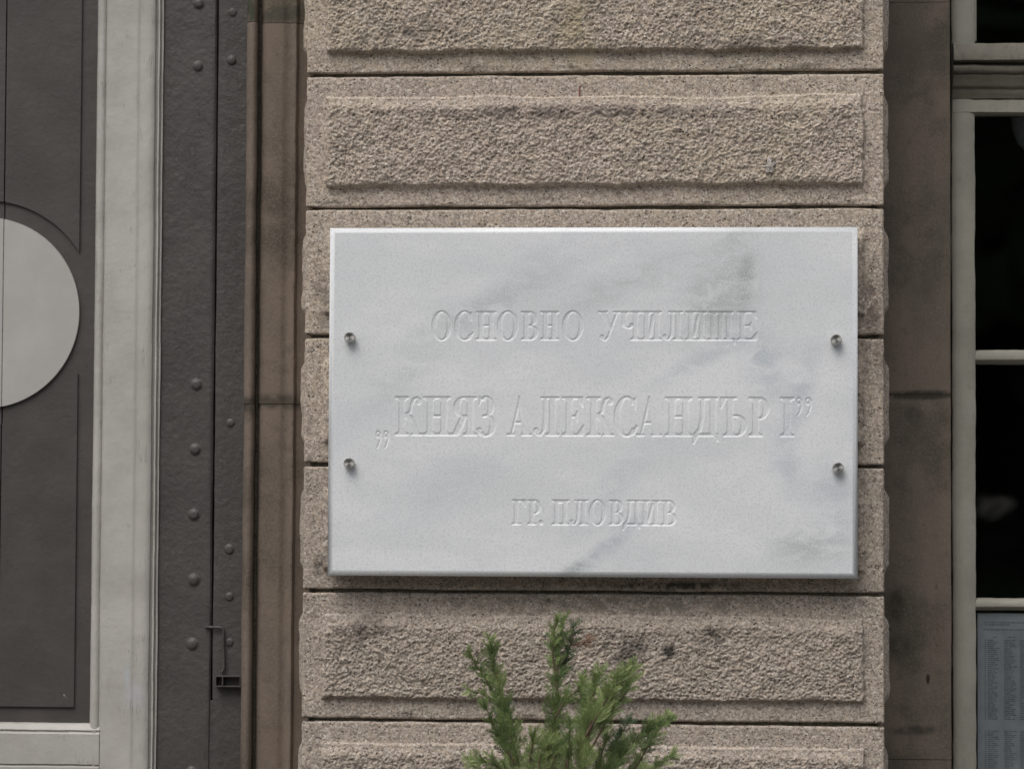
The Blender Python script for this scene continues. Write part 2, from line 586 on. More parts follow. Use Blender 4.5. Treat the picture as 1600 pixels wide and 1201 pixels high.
# pale dab stuck on the second course, and a red paint tick
bm = bmesh.new()
bmesh.ops.create_icosphere(bm, subdivisions=4, radius=1.0)
c0 = W(1203, 259, -.0146)
for v in bm.verts:
    n = 1 + .45 * float(perlin(np.array([v.co.x * 1.9 + 4]), np.array([v.co.z * 1.9]), 3)[0])
    q = float(perlin(np.array([v.co.x * 3.1]), np.array([v.co.z * 3.1 + 7]), 5)[0])
    v.co = Vector((c0.x + v.co.x * .0085 * n + v.co.z * .002, c0.y + v.co.y * .0028 + q * .0016, c0.z + v.co.z * .0120 * n))
from_bm('mortar_dab', bm, stone_mat('pale_mortar_dab', (.44, .40, .37), (.56, .52, .48), (.42, .38, .35), (.36, .33, .31), 9.0), pier, True)
pa, pb = W(905.5, 134, -.0022), W(904.5, 155, -.0022)
bm = bmesh.new()
box_bm(bm, pa.x - .0011, pa.x + .0011, -.0022, -.0002, pb.z, pa.z, .0005)
from_bm('paint_tick', bm, plain('red_paint', (.22, .07, .055), .8), pier)

# ------------------------------------------------------------------ the marble plaque
YF = -.050                    # front face
YB = -.019
PL0, PL1 = X(514, YF + .008, 626), X(1340, YF + .008, 630)
PZ1, PZ0 = Z(355.7, YF + .008, 927), Z(901, YF + .008, 926)
BEV = .0092
PC = Vector(((PL0 + PL1) / 2, YB, PZ0))
plaque = empty('marble_plaque', PC, 'white marble plaque with engraved Cyrillic lettering, screwed to the pier', 'plaque')


def plq(px, py):
    p = W(px, py, YF)
    return (p.x - PC.x, 0, p.z - PC.z)


t = NT('white_marble')
c = t.mix(t.ramp(t.noise(3.2, 5, .6, t.map(loc=(2, 0, 5), rot=(0, .7, 0), scale=(1, 1, 2.2))), .36, .64), (.690, .700, .710), (.570, .588, .604))
cl = t.noise(7, 6, .65, t.map(rot=(0, .65, 0), scale=(.5, 1, 1.6), loc=(1, 0, 0)), .8)
c = t.mix(t.ramp(cl, .46, .66, 0, .6), c, (.58, .60, .60))
VG, VB, VK = (.36, .39, .385), (.41, .455, .49), (.27, .285, .275)
mn = t.noise(26, 6, .68, t.map(rot=(0, .6, 0), scale=(.6, 1, 1.5), loc=(3, 0, 2)), .6)
for (px, py, sx, sz, rot, col, amt) in [
        (1125, 470, .13, .095, .9, VG, .95), (1165, 435, .020, .07, -.1, VK, .95), (1150, 380, .06, .06, .3, VG, .5),
        (985, 440, .26, .045, .35, VG, .5), (760, 480, .28, .040, .45, VG, .55), (800, 440, .2, .035, .7, VB, .4),
        (925, 868, .085, .015, .62, VB, 1.2), (905, 885, .05, .016, .4, VK, .7), (960, 845, .10, .025, .75, VB, .8),
        (1270, 850, .12, .06, .15, VG, .75), (1300, 790, .06, .10, .2, VB, .7), (1250, 620, .035, .15, -.25, VB, .75),
        (1190, 560, .06, .13, .5, VB, .7), (1090, 565, .15, .025, .5, VB, .6), (620, 600, .15, .04, .6, VG, .4),
        (700, 760, .2, .06, .5, VB, .3), (960, 760, .13, .05, .9, VB, .4), (1230, 730, .04, .1, .3, VB, .55)]:
    f = t.math('MULTIPLY', t.blob(plq(px, py), (sx, sz), rot, 1.0), t.ramp(mn, .34, .60, .15 * amt, 1.25 * amt))
    c = t.mix(t.math('MINIMUM', f, .92), c, col)
c = t.mix(t.ramp(t.noise(520, 2, .6), .38, .62, 0, .40), c, (.83, .84, .85))
c = t.mix(t.ramp(t.noise(230, 3, .7, t.map(loc=(4, 4, 4))), .48, .66, 0, .50), c, (.50, .515, .53))
M_marble = t.done(c, .42, t.bump(t.noise(420, 3, .6), .0004, .6), spec=.4)

# ---- glyphs, drawn in units of the letter's own box: x in 0..w, y in 0..h
class Glyph:
    def __init__(g, w, h, n=10.0):
        g.w, g.h = w, h
        g.t, g.s = .158 * h, .058 * h
        g.pad = .30 * h
        g.n = n
        nx, ny = int((w + 2 * g.pad) * n), int((h + 2 * g.pad) * n)
        g.X, g.Y = np.meshgrid((np.arange(nx) + .5) / n - g.pad, (np.arange(ny) + .5) / n - g.pad)
        g.M = np.zeros(g.X.shape, bool)

    def add(g, m): g.M |= m
    def cut(g, m): g.M &= ~m
    def rect(g, x0, x1, y0, y1): return (g.X >= x0) & (g.X <= x1) & (g.Y >= y0) & (g.Y <= y1)

    def poly(g, pts):
        r = np.zeros(g.X.shape, bool)
        n = len(pts)
        for i in range(n):
            (xa, ya), (xb, yb) = pts[i], pts[(i + 1) % n]
            if ya == yb: continue
            k = (g.Y >= min(ya, yb)) & (g.Y < max(ya, yb))
            r ^= k & (g.X < (g.Y - ya) / (yb - ya) * (xb - xa) + xa)
        return r

    def ell(g, cx, cy, a, b): return ((g.X - cx) / a) ** 2 + ((g.Y - cy) / b) ** 2 <= 1
    def stroke(g, pts, w0, w1=None):
        w1 = w0 if w1 is None else w1
        r = np.zeros(g.X.shape, bool)
        L = len(pts) - 1
        for i in range(L):
            (xa, ya), (xb, yb) = pts[i], pts[i + 1]
            dx, dy = xb - xa, yb - ya
            tt = np.clip(((g.X - xa) * dx + (g.Y - ya) * dy) / (dx * dx + dy * dy), 0, 1)
            d = np.hypot(g.X - xa - tt * dx, g.Y - ya - tt * dy)
            ww = w0 + (w1 - w0) * (i + tt) / L
            r |= d <= ww / 2
        return r

    def ser(g, x0, x1, xa, xb, top):
        """serif slab from x0 to x1 on a stem xa..xb"""
        h, s = g.h, g.s
        b = .05 * h
        if top:
            g.add(g.rect(x0, x1, h - s, h))
            g.add(g.poly([(xa - b, h - s), (xa, h - s - b * 1.3), (xb, h - s - b * 1.3), (xb + b, h - s)]))
        else:
            g.add(g.rect(x0, x1, 0, s))
            g.add(g.poly([(xa - b, s), (xa, s + b * 1.3), (xb, s + b * 1.3), (xb + b, s)]))

    def stem(g, x, top=True, bot=True, e=None):
        e = .10 * g.h if e is None else e
        g.add(g.rect(x, x + g.t, 0, g.h))
        if top: g.ser(x - e, x + g.t + e, x, x + g.t, True)
        if bot: g.ser(x - e, x + g.t + e, x, x + g.t, False)

    def ring(g, cx, cy, a, b, t=None):
        t = g.t if t is None else t
        return g.ell(cx, cy, a, b) & ~g.ell(cx, cy, a - t, b - g.s * .9)


def draw(ch, w, h):
    g = Glyph(w, h)
    t, s, e = g.t, g.s, .10 * h
    if ch == 'О':
        g.add(g.ring(w / 2, h / 2, w / 2, h / 2 + .02 * h))
    elif ch == 'С':
        g.add(g.ring(w * .54, h / 2, w * .54, h / 2 + .02 * h))
        g.cut((g.X > w * .86) | ((g.X > w * .62) & (np.abs(g.Y - h * .5) < .30 * h)))
        g.add(g.poly([(w * .80, h * .90), (w * .93, h * 1.0), (w * .93, h * .68), (w * .88, h * .68)]))
        g.add(g.stroke([(w * .62, h * .02), (w * .82, h * .07), (w * .97, h * .24)], s * 1.2))
    elif ch == 'Н':
        xa, xb = e, w - e - t
        g.stem(xa); g.stem(xb)
        g.add(g.rect(xa + t, xb, h * .5 - s / 2, h * .5 + s / 2))
    elif ch == 'И':
        xa, xb = e, w - e - t
        g.stem(xa); g.stem(xb)
        g.add(g.poly([(xa + t - .2 * t, h * .10), (xa + t + s * 1.3, h * .10), (xb + .2 * t, h * .90), (xb - s * 1.3, h * .90)]))
    elif ch == 'П':
        xa, xb = e, w - e - t
        g.stem(xa, False); g.stem(xb, False)
        g.ser(0, w, xa, xb + t, True)
    elif ch == 'Щ':
        x3 = w - e * 1.5 - t
        for x in (e, (e + x3) / 2, x3):
            g.stem(x, True, False, e * .75)
        g.add(g.rect(0, w - e * .3, 0, s * 1.1))
        g.add(g.poly([(w - e * 1.3, s), (w, s), (w, -.14 * h), (w - s * .9, -.14 * h), (w - e * .9, 0)]))
    elif ch == 'В':
        xa = e
        g.stem(xa, e=e)
        cx = w * .52
        up = g.ring(cx, h * .745, w * .40, h * .255) & (g.X > cx)
        lo = g.ring(cx, h * .265, w * .47, h * .265) & (g.X > cx)
        g.add(up | lo)
        for y0, y1 in ((h - s, h), (h * .5 - s * .45, h * .5 + s * .45), (0, s)):
            g.add(g.rect(xa, cx, y0, y1))
    elif ch == 'Р':
        xa = e
        g.stem(xa)
        cx = w * .52
        g.add(g.ring(cx, h * .715, w * .47, h * .285) & (g.X > cx))
        g.add(g.rect(xa, cx, h - s, h)); g.add(g.rect(xa + t, cx, h * .43, h * .43 + s))
    elif ch == 'Я':
        xb = w - e - t
        g.stem(xb)
        cx = w * .52
        g.add(g.ring(cx, h * .735, w * .36, h * .265) & (g.X < cx))
        g.add(g.rect(cx, xb, h - s, h)); g.add(g.rect(cx * .9, xb, h * .47, h * .47 + s))
        g.add(g.poly([(w * .40, h * .50), (w * .40 + t * 1.1, h * .50), (w * .12 + t * 1.05, s * .5), (w * .12, s * .5)]))
        g.add(g.rect(-.02 * w, w * .30, 0, s))
    elif ch == 'З':
        cx = w * .45
        g.add(g.ring(cx, h * .755, w * .42, h * .265) & ((g.X > cx) | (g.Y > h * .9)) & (g.X > .12 * w))
        g.add(g.ring(cx, h * .262, w * .52, h * .282) & ((g.X > cx) | (g.Y < h * .10)))
        g.add(g.stroke([(cx + .02 * w, h * .515), (cx - .14 * w, h * .50)], s))
        g.add(g.stroke([(cx - .06 * w, h * .0), (.12 * w, h * .06), (.02 * w, h * .15)], s * 1.3))
        g.add(g.ell(.09 * w, h * .15, .07 * h, .055 * h))
        g.add(g.poly([(.08 * w, h * 1.0), (.15 * w, h * 1.0), (.20 * w, h * .9), (.10 * w, h * .76), (.07 * w, h * .76)]))
    elif ch == 'Е':
        xa = e
        g.stem(xa)
        g.add(g.rect(xa, w * .94, h - s, h)); g.add(g.rect(xa, w * .94, 0, s))
        g.add(g.rect(xa + t, w * .66, h * .5 - s * .45, h * .5 + s * .45))
        g.add(g.poly([(w * .70, h - s), (w * .94, h), (w * .94, h * .74), (w * .90, h * .74)]))
        g.add(g.poly([(w * .68, s), (w * .96, 0), (w * 1.0, h * .28), (w * .95, h * .28)]))
        g.add(g.poly([(w * .56, h * .5), (w * .66, h * .36), (w * .70, h * .36), (w * .70, h * .64), (w * .66, h * .64)]))
    elif ch == 'К':
        xa = e
        g.stem(xa)
        j = (w * .42, h * .515)
        g.add(g.stroke([(xa + t, h * .515), j], s))
        g.add(g.stroke([j, (w * .56, h * .62), (w * .60, h * .80), (w * .68, h * .93), (w * .80, h * .965), (w * .90, h * .91)], s * 1.25))
        g.add(g.ell(w * .86, h * .86, .065 * h, .065 * h))
        g.add(g.stroke([j, (w * .56, h * .43), (w * .66, h * .24), (w * .76, h * .07)], t * .95, t))
        g.cut(g.Y < 0)
        g.add(g.rect(w * .58, w * 1.0, 0, s))
    elif ch == 'А':
        ap = w * .50
        g.add(g.poly([(ap - .01 * w, h * 1.02), (ap + .05 * w, h * .92), (.14 * w + s * .9, s * .5), (.14 * w, s * .5)]))
        g.add(g.poly([(ap - .02 * w, h * 1.02), (ap + .03 * w, h * 1.02), (w * .92, s * .5), (w * .92 - t * 1.12, s * .5), (ap - .07 * w, h * .86)]))
        g.add(g.rect(w * .26, w * .66, h * .31, h * .31 + s))
        g.add(g.rect(0, w * .32, 0, s)); g.add(g.rect(w * .58, w * 1.0, 0, s))
    elif ch == 'Л':
        xb = w - e - t
        g.stem(xb, False)
        g.add(g.rect(w * .28, w, h - s, h))
        g.add(g.stroke([(w * .46, h - s), (w * .46, h * .45), (w * .41, h * .16), (w * .28, h * .03), (w * .15, h * .04)], s * 1.7, s))
        g.add(g.ell(.12 * w, h * .13, .075 * h, .08 * h))
        g.add(g.stroke([(w * .30, h * .03), (w * .16, h * .035), (w * .07, h * .10)], s))
    elif ch == 'Д':
        xb = w * .90 - t
        g.add(g.rect(xb, xb + t, 0, h))
        g.add(g.rect(w * .22, w * .97, h - s, h))
        g.add(g.stroke([(w * .38, h - s), (w * .37, h * .5), (w * .28, h * .18), (w * .10, h * .04)], s * 1.8, s * 1.5))
        g.add(g.rect(w * .04, w * .97, 0, s * 1.3))
        g.add(g.poly([(0, -.19 * h), (s * .9, -.19 * h), (.22 * w, 0), (.22 * w, s), (.02 * w, s)]))
        g.add(g.poly([(w, -.13 * h), (w - s * .9, -.13 * h), (w * .80, 0), (w * .80, s), (w * .98, s)]))
    elif ch == 'Ъ':
        xa = w * .26
        g.stem(xa, False, True)
        g.add(g.rect(0, xa + t + e, h - s, h))
        g.add(g.poly([(0, h), (.22 * w, h - s), (.07 * w, h * .72), (.02 * w, h * .72)]))
        cx = w * .62
        g.add(g.ring(cx, h * .275, w * .38, h * .275) & (g.X > cx))
        g.add(g.rect(xa, cx, 0, s)); g.add(g.rect(xa + t, cx, h * .55 - s, h * .55))
    elif ch == 'І':
        g.stem(w / 2 - t / 2, e=w / 2 - t / 2)
    elif ch == 'Г':
        g.stem(e)
        g.add(g.rect(e, w, h - s, h))
        g.add(g.poly([(w * .62, h - s), (w, h), (w, h * .72), (w * .94, h * .72)]))
    elif ch == 'У':
        g.add(g.poly([(.10 * w, h), (.10 * w + t * 1.15, h), (w * .62, h * .36), (w * .52, h * .28)]))
        g.add(g.stroke([(w * .84, h * .98), (w * .56, h * .38), (w * .44, h * .12), (w * .32, h * .0), (w * .18, h * .05)], s * 1.2))
        g.add(g.ell(.19 * w, h * .11, .08 * h, .08 * h))
        g.add(g.rect(0, w * .42, h - s, h)); g.add(g.rect(w * .66, w, h - s, h))
    elif ch == 'Ч':
        xb = w - e - t
        g.stem(xb)
        g.add(g.rect(e * .9, e * .9 + t, h * .55, h))
        g.ser(0, e * 1.8 + t, e * .9, e * .9 + t, True)
        cx = e * .9 + w * .30
        g.add((g.ring(cx, h * .57, w * .30, h * .16) & (g.Y < h * .57)) & (g.X < xb))
        g.add(g.stroke([(cx, h * .43), (xb + 1, h * .49)], s))
    elif ch == '.':
        g.add(g.ell(w / 2, w / 2, w / 2, w / 2))
    elif ch in '„”':
        for k in (0, .56):
            g.add(g.ell((.20 + k) * w, h * .78, .17 * w, h * .20) & ~g.ell((.18 + k) * w, h * .80, .06 * w, h * .09))
            g.add(g.stroke([((.33 + k) * w, h * .80), ((.34 + k) * w, h * .5), ((.24 + k) * w, h * .2), ((.10 + k) * w, h * .02)], h * .15, h * .04))
    return g


def tline(chars, ytop, ybot, xs):
    return dict(chars=chars, top=ytop, bot=ybot, xs=xs)


LINES = [
    tline('ОСНОВНОУЧИЛИЩЕ', 486.5, 531.5,
          [(674.5, 705.5), (710, 739), (743.5, 775.5), (777, 809.5), (814, 841), (844, 873.5), (878.5, 911.5),
           (934.5, 970), (967.5, 1001), (1002, 1034), (1035, 1067.5), (1071, 1104.5), (1106, 1149), (1152, 1184)]),
    tline('„КНЯЗАЛЕКСАНДЪРІ”', 620, 681,
          [(586.5, 608.5), (617, 660), (661, 704), (702, 745), (746, 775.5), (792, 831), (833, 874), (878, 913), (916.5, 959.5),
           (959.5, 996), (994, 1034.5), (1039, 1082), (1082, 1123), (1125, 1167), (1169.5, 1202), (1219, 1241), (1243.5, 1269)]),
    tline('ГР.ПЛОВДИВ', 781, 820,
          [(799.5, 822), (824, 845.5), (842, 849), (862.5, 889.5), (889.5, 919), (920.5, 946.5), (951.5, 974.5), (973, 1000.5),
           (1001, 1031.5), (1033, 1057)]),
]
STEP = .00072
DEPTH = .00105


def blur(a, r):
    for ax in (0, 1):
        for _ in range(2):
            k = 2 * r + 1
            p = np.pad(a, [(r + 1, r) if i == ax else (0, 0) for i in (0, 1)], mode='edge')
            cs = np.cumsum(p, axis=ax)
            a = (np.take(cs, range(k, cs.shape[ax]), ax) - np.take(cs, range(0, cs.shape[ax] - k), ax)) / k
    return a


bands = []
for L in LINES:
    xm = (L['xs'][0][0] + L['xs'][-1][1]) / 2
    zt, zb = Z(L['top'], YF, xm), Z(L['bot'], YF, xm)
    hh = zt - zb
    bx0, bx1 = X(L['xs'][0][0], YF, L['bot']) - .02, X(L['xs'][-1][1], YF, L['bot']) + .02
    bz0, bz1 = zb - .45 * hh, zt + .2 * hh
    nx, nz = int((bx1 - bx0) / STEP), int((bz1 - bz0) / STEP)
    gx, gz = np.linspace(bx0, bx1, nx), np.linspace(bz0, bz1, nz)
    D = np.zeros((nz, nx))
    ID = np.full((nz, nx), -1)
    for i, (ch, (a, b)) in enumerate(zip(L['chars'], L['xs'])):
        x0, x1 = X(a, YF, L['bot']), X(b, YF, L['bot'])
        z_base, lh = zb, hh
        if ch == '„': z_base, lh = zb - .34 * hh, .47 * hh
        if ch == '”': z_base, lh = zb + .52 * hh, .49 * hh
        sc = hh / 60.0                                   # glyph unit
        gl = draw(ch, (x1 - x0) / sc, lh / sc)
        if ch == '.': pass
        n = int(gl.n * 60 * 0 + gl.n)
        # sample with area averaging: blur the fine mask, then look it up at the grid points
        fine = gl.M.astype(np.float64)
        rr = max(1, int(round(.00062 / sc * gl.n)))
        fine = blur(fine, rr)
        ux = ((gx - x0) / sc + gl.pad) * gl.n - .5
        uz = ((gz - z_base) / sc + gl.pad) * gl.n - .5
        ci = np.where((ux >= 0) & (ux < fine.shape[1] - 1))[0]
        ri = np.where((uz >= 0) & (uz < fine.shape[0] - 1))[0]
        fx, fz = ux[ci], uz[ri]
        ix, iz = fx.astype(int), fz.astype(int)
        tx, tz = fx - ix, fz - iz
        s = (fine[np.ix_(iz, ix)] * np.outer(1 - tz, 1 - tx) + fine[np.ix_(iz, ix + 1)] * np.outer(1 - tz, tx)
             + fine[np.ix_(iz + 1, ix)] * np.outer(tz, 1 - tx) + fine[np.ix_(iz + 1, ix + 1)] * np.outer(tz, tx))
        sub = D[np.ix_(ri, ci)]
        subi = ID[np.ix_(ri, ci)]
        D[np.ix_(ri, ci)] = np.maximum(sub, s)
        ID[np.ix_(ri, ci)] = np.where((s > sub) & (s > .002), i, subi)
    bands.append((gx, gz, D, ID, L))

slabV, slabF = [], []


def quadxz(x0, x1, z0, z1, y):
    n = len(slabV)
    slabV.extend([(x0, y, z0), (x1, y, z0), (x1, y, z1), (x0, y, z1)])
    slabF.append((n, n + 1, n + 2, n + 3))


fx0, fx1, fz0, fz1 = PL0 + BEV, PL1 - BEV, PZ0 + BEV, PZ1 - BEV
zcur = fz1
for gx, gz, D, ID, L in bands:
    quadxz(fx0, fx1, gz[-1], zcur, YF)
    quadxz(fx0, gx[0], gz[0], gz[-1], YF)
    quadxz(gx[-1], fx1, gz[0], gz[-1], YF)
    zcur = gz[0]
quadxz(fx0, fx1, fz0, zcur, YF)
# chamfer with a small round, then the square edge and back
ringz = [(0, YF), (.25 * BEV, YF + .0008), (BEV, YF + .0062), (BEV + .0003, YB)]
prev = None
for off, y in ringz:
    cur = [(fx0 - off, y, fz0 - off), (fx1 + off, y, fz0 - off), (fx1 + off, y, fz1 + off), (fx0 - off, y, fz1 + off)]
    n = len(slabV)
    slabV.extend(cur)
    if prev is not None:
        for k in range(4):
            a, b = prev + k, prev + (k + 1) % 4
            slabF.append((a, n + k, n + (k + 1) % 4, b))
    prev = n
slabF.append((prev, prev + 3, prev + 2, prev + 1))
slabV = np.array(slabV, float)
fl = np.array(slabF, int)
first = True
letter_jobs = []
for gx, gz, D, ID, L in bands:
    nz, nx = D.shape
    GX, GZ = np.meshgrid(gx, gz)
    P = np.stack([GX, YF + D * DEPTH, GZ], -1).reshape(-1, 3)
    F = grid_faces(nz, nx)
    fid = ID.ravel()[F].max(1)
    base = F[fid < 0]
    used, inv = np.unique(base, return_inverse=True)
    fl = np.concatenate([fl, inv.reshape(base.shape) + len(slabV)])
    slabV = np.concatenate([slabV, P[used]])
    for i in range(len(L['chars'])):
        f = F[fid == i]
        if len(f):
            used, inv = np.unique(f, return_inverse=True)
            letter_jobs.append((P[used], inv.reshape(f.shape)))
mesh_obj('slab', slabV, fl, M_marble, plaque)
for Pl, Fl in letter_jobs:
    mesh_obj('engraved_letter', Pl, Fl, M_marble, plaque, smooth=True)

# the screws
t = NT('brushed_steel')
rad = t.n('ShaderNodeTexGradient', gradient_type='RADIAL')
t.t.links.new(t.map(rot=(math.radians(90), 0, 0)), rad.inputs[0])
an = t.noise(14, 3, .6, None)
t.t.links.new(rad.outputs['Color'], an.node.inputs['Vector'])
M_steel = t.done(t.mix(t.ramp(an, .3, .7), (.56, .54, .50), (.40, .385, .36)), .36, None, 1.0)
t.b.inputs['Anisotropic'].default_value = .85
tg = t.n('ShaderNodeTangent', direction_type='RADIAL', axis='Y')
t.t.links.new(tg.outputs[0], t.b.inputs['Tangent'])
for (px, py, ang) in ((546, 527, .3), (545, 723.5, 1.4), (1306.5, 530.5, 2.2), (1309.5, 730.5, .9)):
    p = W(px, py, YF - .013)
    sc = empty('screw', Vector((p.x, YF - .0005, p.z)) - PC)
    sc.parent = plaque
    sc['label'] = 'round brushed steel cap screw'
    bm = bmesh.new()
    prof = [(.0052, .001), (.0052, -.0035), (.0088, -.0035), (.0092, -.0040), (.0092, -.0118), (.0086, -.0128), (.0082, -.0131),
            (.0030, -.0126), (.0, -.0125)]
    N = 28
    rings = []
    for (r, y) in prof:
        if r == 0:
            rings.append([bm.verts.new((p.x, YF + y, p.z))])
        else:
            rings.append([bm.verts.new((p.x + r * math.cos(a), YF + y, p.z + r * math.sin(a)))
                          for a in [ang + 2 * math.pi * k / N for k in range(N)]])
    for A, B in zip(rings, rings[1:]):
        for k in range(N):
            if len(B) == 1:
                bm.faces.new((A[k], A[(k + 1) % N], B[0]))
            else:
                bm.faces.new((A[k], A[(k + 1) % N], B[(k + 1) % N], B[k]))
    o = from_bm('screw_head', bm, M_steel, sc, True)
    o.data.set_sharp_from_angle(angle=math.radians(35))

# ------------------------------------------------------------------ left: moulded stone jamb
jst = lambda px, py, y=.1: (X(px, y, py) - X(425, .1), 0, Z(py, y, px))
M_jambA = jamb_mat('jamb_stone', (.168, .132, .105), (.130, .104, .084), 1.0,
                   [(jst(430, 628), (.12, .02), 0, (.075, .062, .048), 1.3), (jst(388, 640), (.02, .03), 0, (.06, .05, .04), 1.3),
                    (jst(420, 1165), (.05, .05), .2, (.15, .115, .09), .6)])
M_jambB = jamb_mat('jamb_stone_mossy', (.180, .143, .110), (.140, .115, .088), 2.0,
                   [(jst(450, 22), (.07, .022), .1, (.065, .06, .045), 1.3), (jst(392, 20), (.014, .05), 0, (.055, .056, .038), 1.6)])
jamb = empty('door_jamb', (X(425, .1), .1, 0), 'brown moulded stone jamb between the riveted post and the pier', 'jamb')


def jamb_profile():
    P = []
    roll = [(381 + 8.6 * (1 - math.cos(a)), .094 - .016 * math.sin(a)) for a in np.linspace(.15, math.pi * .93, 12)]
    for px, y in roll: P.append((X(px, y), y))
    for px, y in [(398.5, .102), (400.2, .117), (402.5, .118), (404.6, .101), (407, .0945), (412, .0915), (420, .0905), (436, .0905), (440, .0915),
                  (443, .0935), (447, .0945), (452, .0945), (454.5, .0925), (456.5, .0917), (458.5, .0922), (461, .096), (463, .101), (470, .104), (486, .106)]:
        P.append((X(px, y), y))
    return P


prof = jamb_profile()
cuts = [3.05, Z(36, .09, 425), Z(631, .09, 425), Z(631, .09, 425) - 1.05, 0.0]
for i in range(4):
    off = [.0007, 0, .0005, .0][i]
    pr = [(x, y + off) for x, y in prof]
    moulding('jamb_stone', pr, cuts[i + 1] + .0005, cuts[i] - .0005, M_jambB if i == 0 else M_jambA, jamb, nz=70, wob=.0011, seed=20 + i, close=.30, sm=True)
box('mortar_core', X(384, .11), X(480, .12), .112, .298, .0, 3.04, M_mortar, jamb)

# ------------------------------------------------------------------ left: riveted steel post
M_dark = paint_mat('dark_brown_paint', (.073, .064, .059), (.060, .053, .049), 3.0, .48, (.13, .115, .105), .3, 1.2)
M_dark2 = paint_mat('thick_dark_brown_paint', (.070, .062, .058), (.058, .052, .049), 8.0, .46, (.045, .04, .037), .22, 2.6)
post = empty('riveted_post', (X(320, .17), .17, 0), 'dark brown painted steel door post with rows of round rivets', 'post')
YP = .172
moulding('web_plate', [(X(p, y), y) for p, y in [(248, YP), (256, YP), (320, YP), (323, YP - .0018), (327, YP - .003), (331, YP - .0025), (333.9, YP + .0005), (334.5, YP + .007)]],
         0, 3.04, M_dark2, post, nz=120, wob=.0007, seed=31, close=.30, sm=True)
moulding('flange_plate', [(X(p, y), y) for p, y in [(336.0, YP + .007), (336.8, YP + .0005), (339, YP - .001), (350, YP - .001), (384.5, YP - .001)]],
         0, 3.04, M_dark2, post, nz=120, wob=.0007, seed=33, close=.30, sm=True)
zf = Z(1094, YP, 335)
box('seam_filler', X(331.5, YP), X(340, YP), YP - .0005, .29, 0, zf, M_dark2, post, .001)


def rivet(px, py, r=.0086, hgt=.0040):
    r *= random.uniform(.92, 1.08)
    hgt *= random.uniform(.8, 1.15)
    p = W(px, py, YP)
    bm = bmesh.new()
    N, K = 20, 6
    rings = []
    for (fr_, fh) in ((1.45, -.25), (1.2, .0), (1.05, .14), (.96, .38), (.84, .63), (.64, .85), (.36, .97), (0, 1.0)):
        jit = 1 + random.uniform(-.04, .04)
        if fr_ == 0:
            rings.append([bm.verts.new((p.x, YP - .0006 - hgt, p.z))])
        else:
            rings.append([bm.verts.new((p.x + r * fr_ * jit * math.cos(b), YP - .0006 - hgt * fh, p.z + r * fr_ * jit * math.sin(b)))
                          for b in [2 * math.pi * q / N for q in range(N)]])
    for A, B in zip(rings, rings[1:]):
        for k in range(N):
            bm.faces.new((A[k], A[(k + 1) % N], B[0]) if len(B) == 1 else (A[k], A[(k + 1) % N], B[(k + 1) % N], B[k]))
    from_bm('rivet', bm, M_dark2, post, True)


for px, py in ((311, 6), (309.5, 104), (307, 601), (305, 702), (303, 804), (303, 906), (300.5, 1006), (299, 1106 + 100)):
    rivet(px, py)
for px, py in ((364, 20), (362.5, 95), (360, 661), (358, 858), (358.5, 932), (358.5, 1003)):
    rivet(px, py, .0082, .0033)

# the little hook and its keeper
M_hook = M_dark2
hk = empty('hook_latch', Vector((X(350, YP), YP, Z(1064, YP, 350))) - origin_of(post))
hk.parent = post
hk['label'] = 'painted wire hook hanging over a small slotted keeper'


def tube(name, pts, r, mat, parent, n=8):
    bm = bmesh.new()
    prev = None
    for i, p in enumerate(pts):
        p = Vector(p)
        d = (Vector(pts[min(i + 1, len(pts) - 1)]) - Vector(pts[max(i - 1, 0)])).normalized()
        a = d.cross(Vector((0, 1, 0)))
        if a.length < 1e-3: a = d.cross(Vector((1, 0, 0)))
        a.normalize()
        b = d.cross(a)
        rr = r[i] if isinstance(r, (list, tuple)) else r
        ring = [bm.verts.new(p + a * rr * math.cos(2 * math.pi * k / n) + b * rr * math.sin(2 * math.pi * k / n)) for k in range(n)]
        if prev:
            for k in range(n):
                bm.faces.new((prev[k], prev[(k + 1) % n], ring[(k + 1) % n], ring[k]))
        else:
            bm.faces.new(ring)
        prev = ring
    bm.faces.new(prev)
    return from_bm(name, bm, mat, parent, True)


yh = YP - .006
tube('hook_rod', [W(x, y, yh) for x, y in ((320, 979), (332, 979.5), (344, 979.5), (348, 981), (349, 986), (349, 1010), (350, 1030), (350.5, 1043), (348, 1048), (345.5, 1050))],
     .0022, M_hook, hk)
ka, kb = W(336, 1055, YP - .016), W(376, 1073, YP - .016)
bm = bmesh.new()
d = .0021
for (xa, xb, za, zb) in ((ka.x, kb.x, ka.z - d, ka.z), (ka.x, kb.x, kb.z, kb.z + d), (ka.x, ka.x + d, kb.z + d, ka.z - d), (kb.x - d, kb.x, kb.z + d, ka.z - d),
                         (ka.x + .0125, ka.x + .0145, kb.z + d, ka.z - d)):
    box_bm(bm, xa, xb, YP - .016, YP + .001, za, zb, .0003)
from_bm('keeper', bm, M_hook, hk)

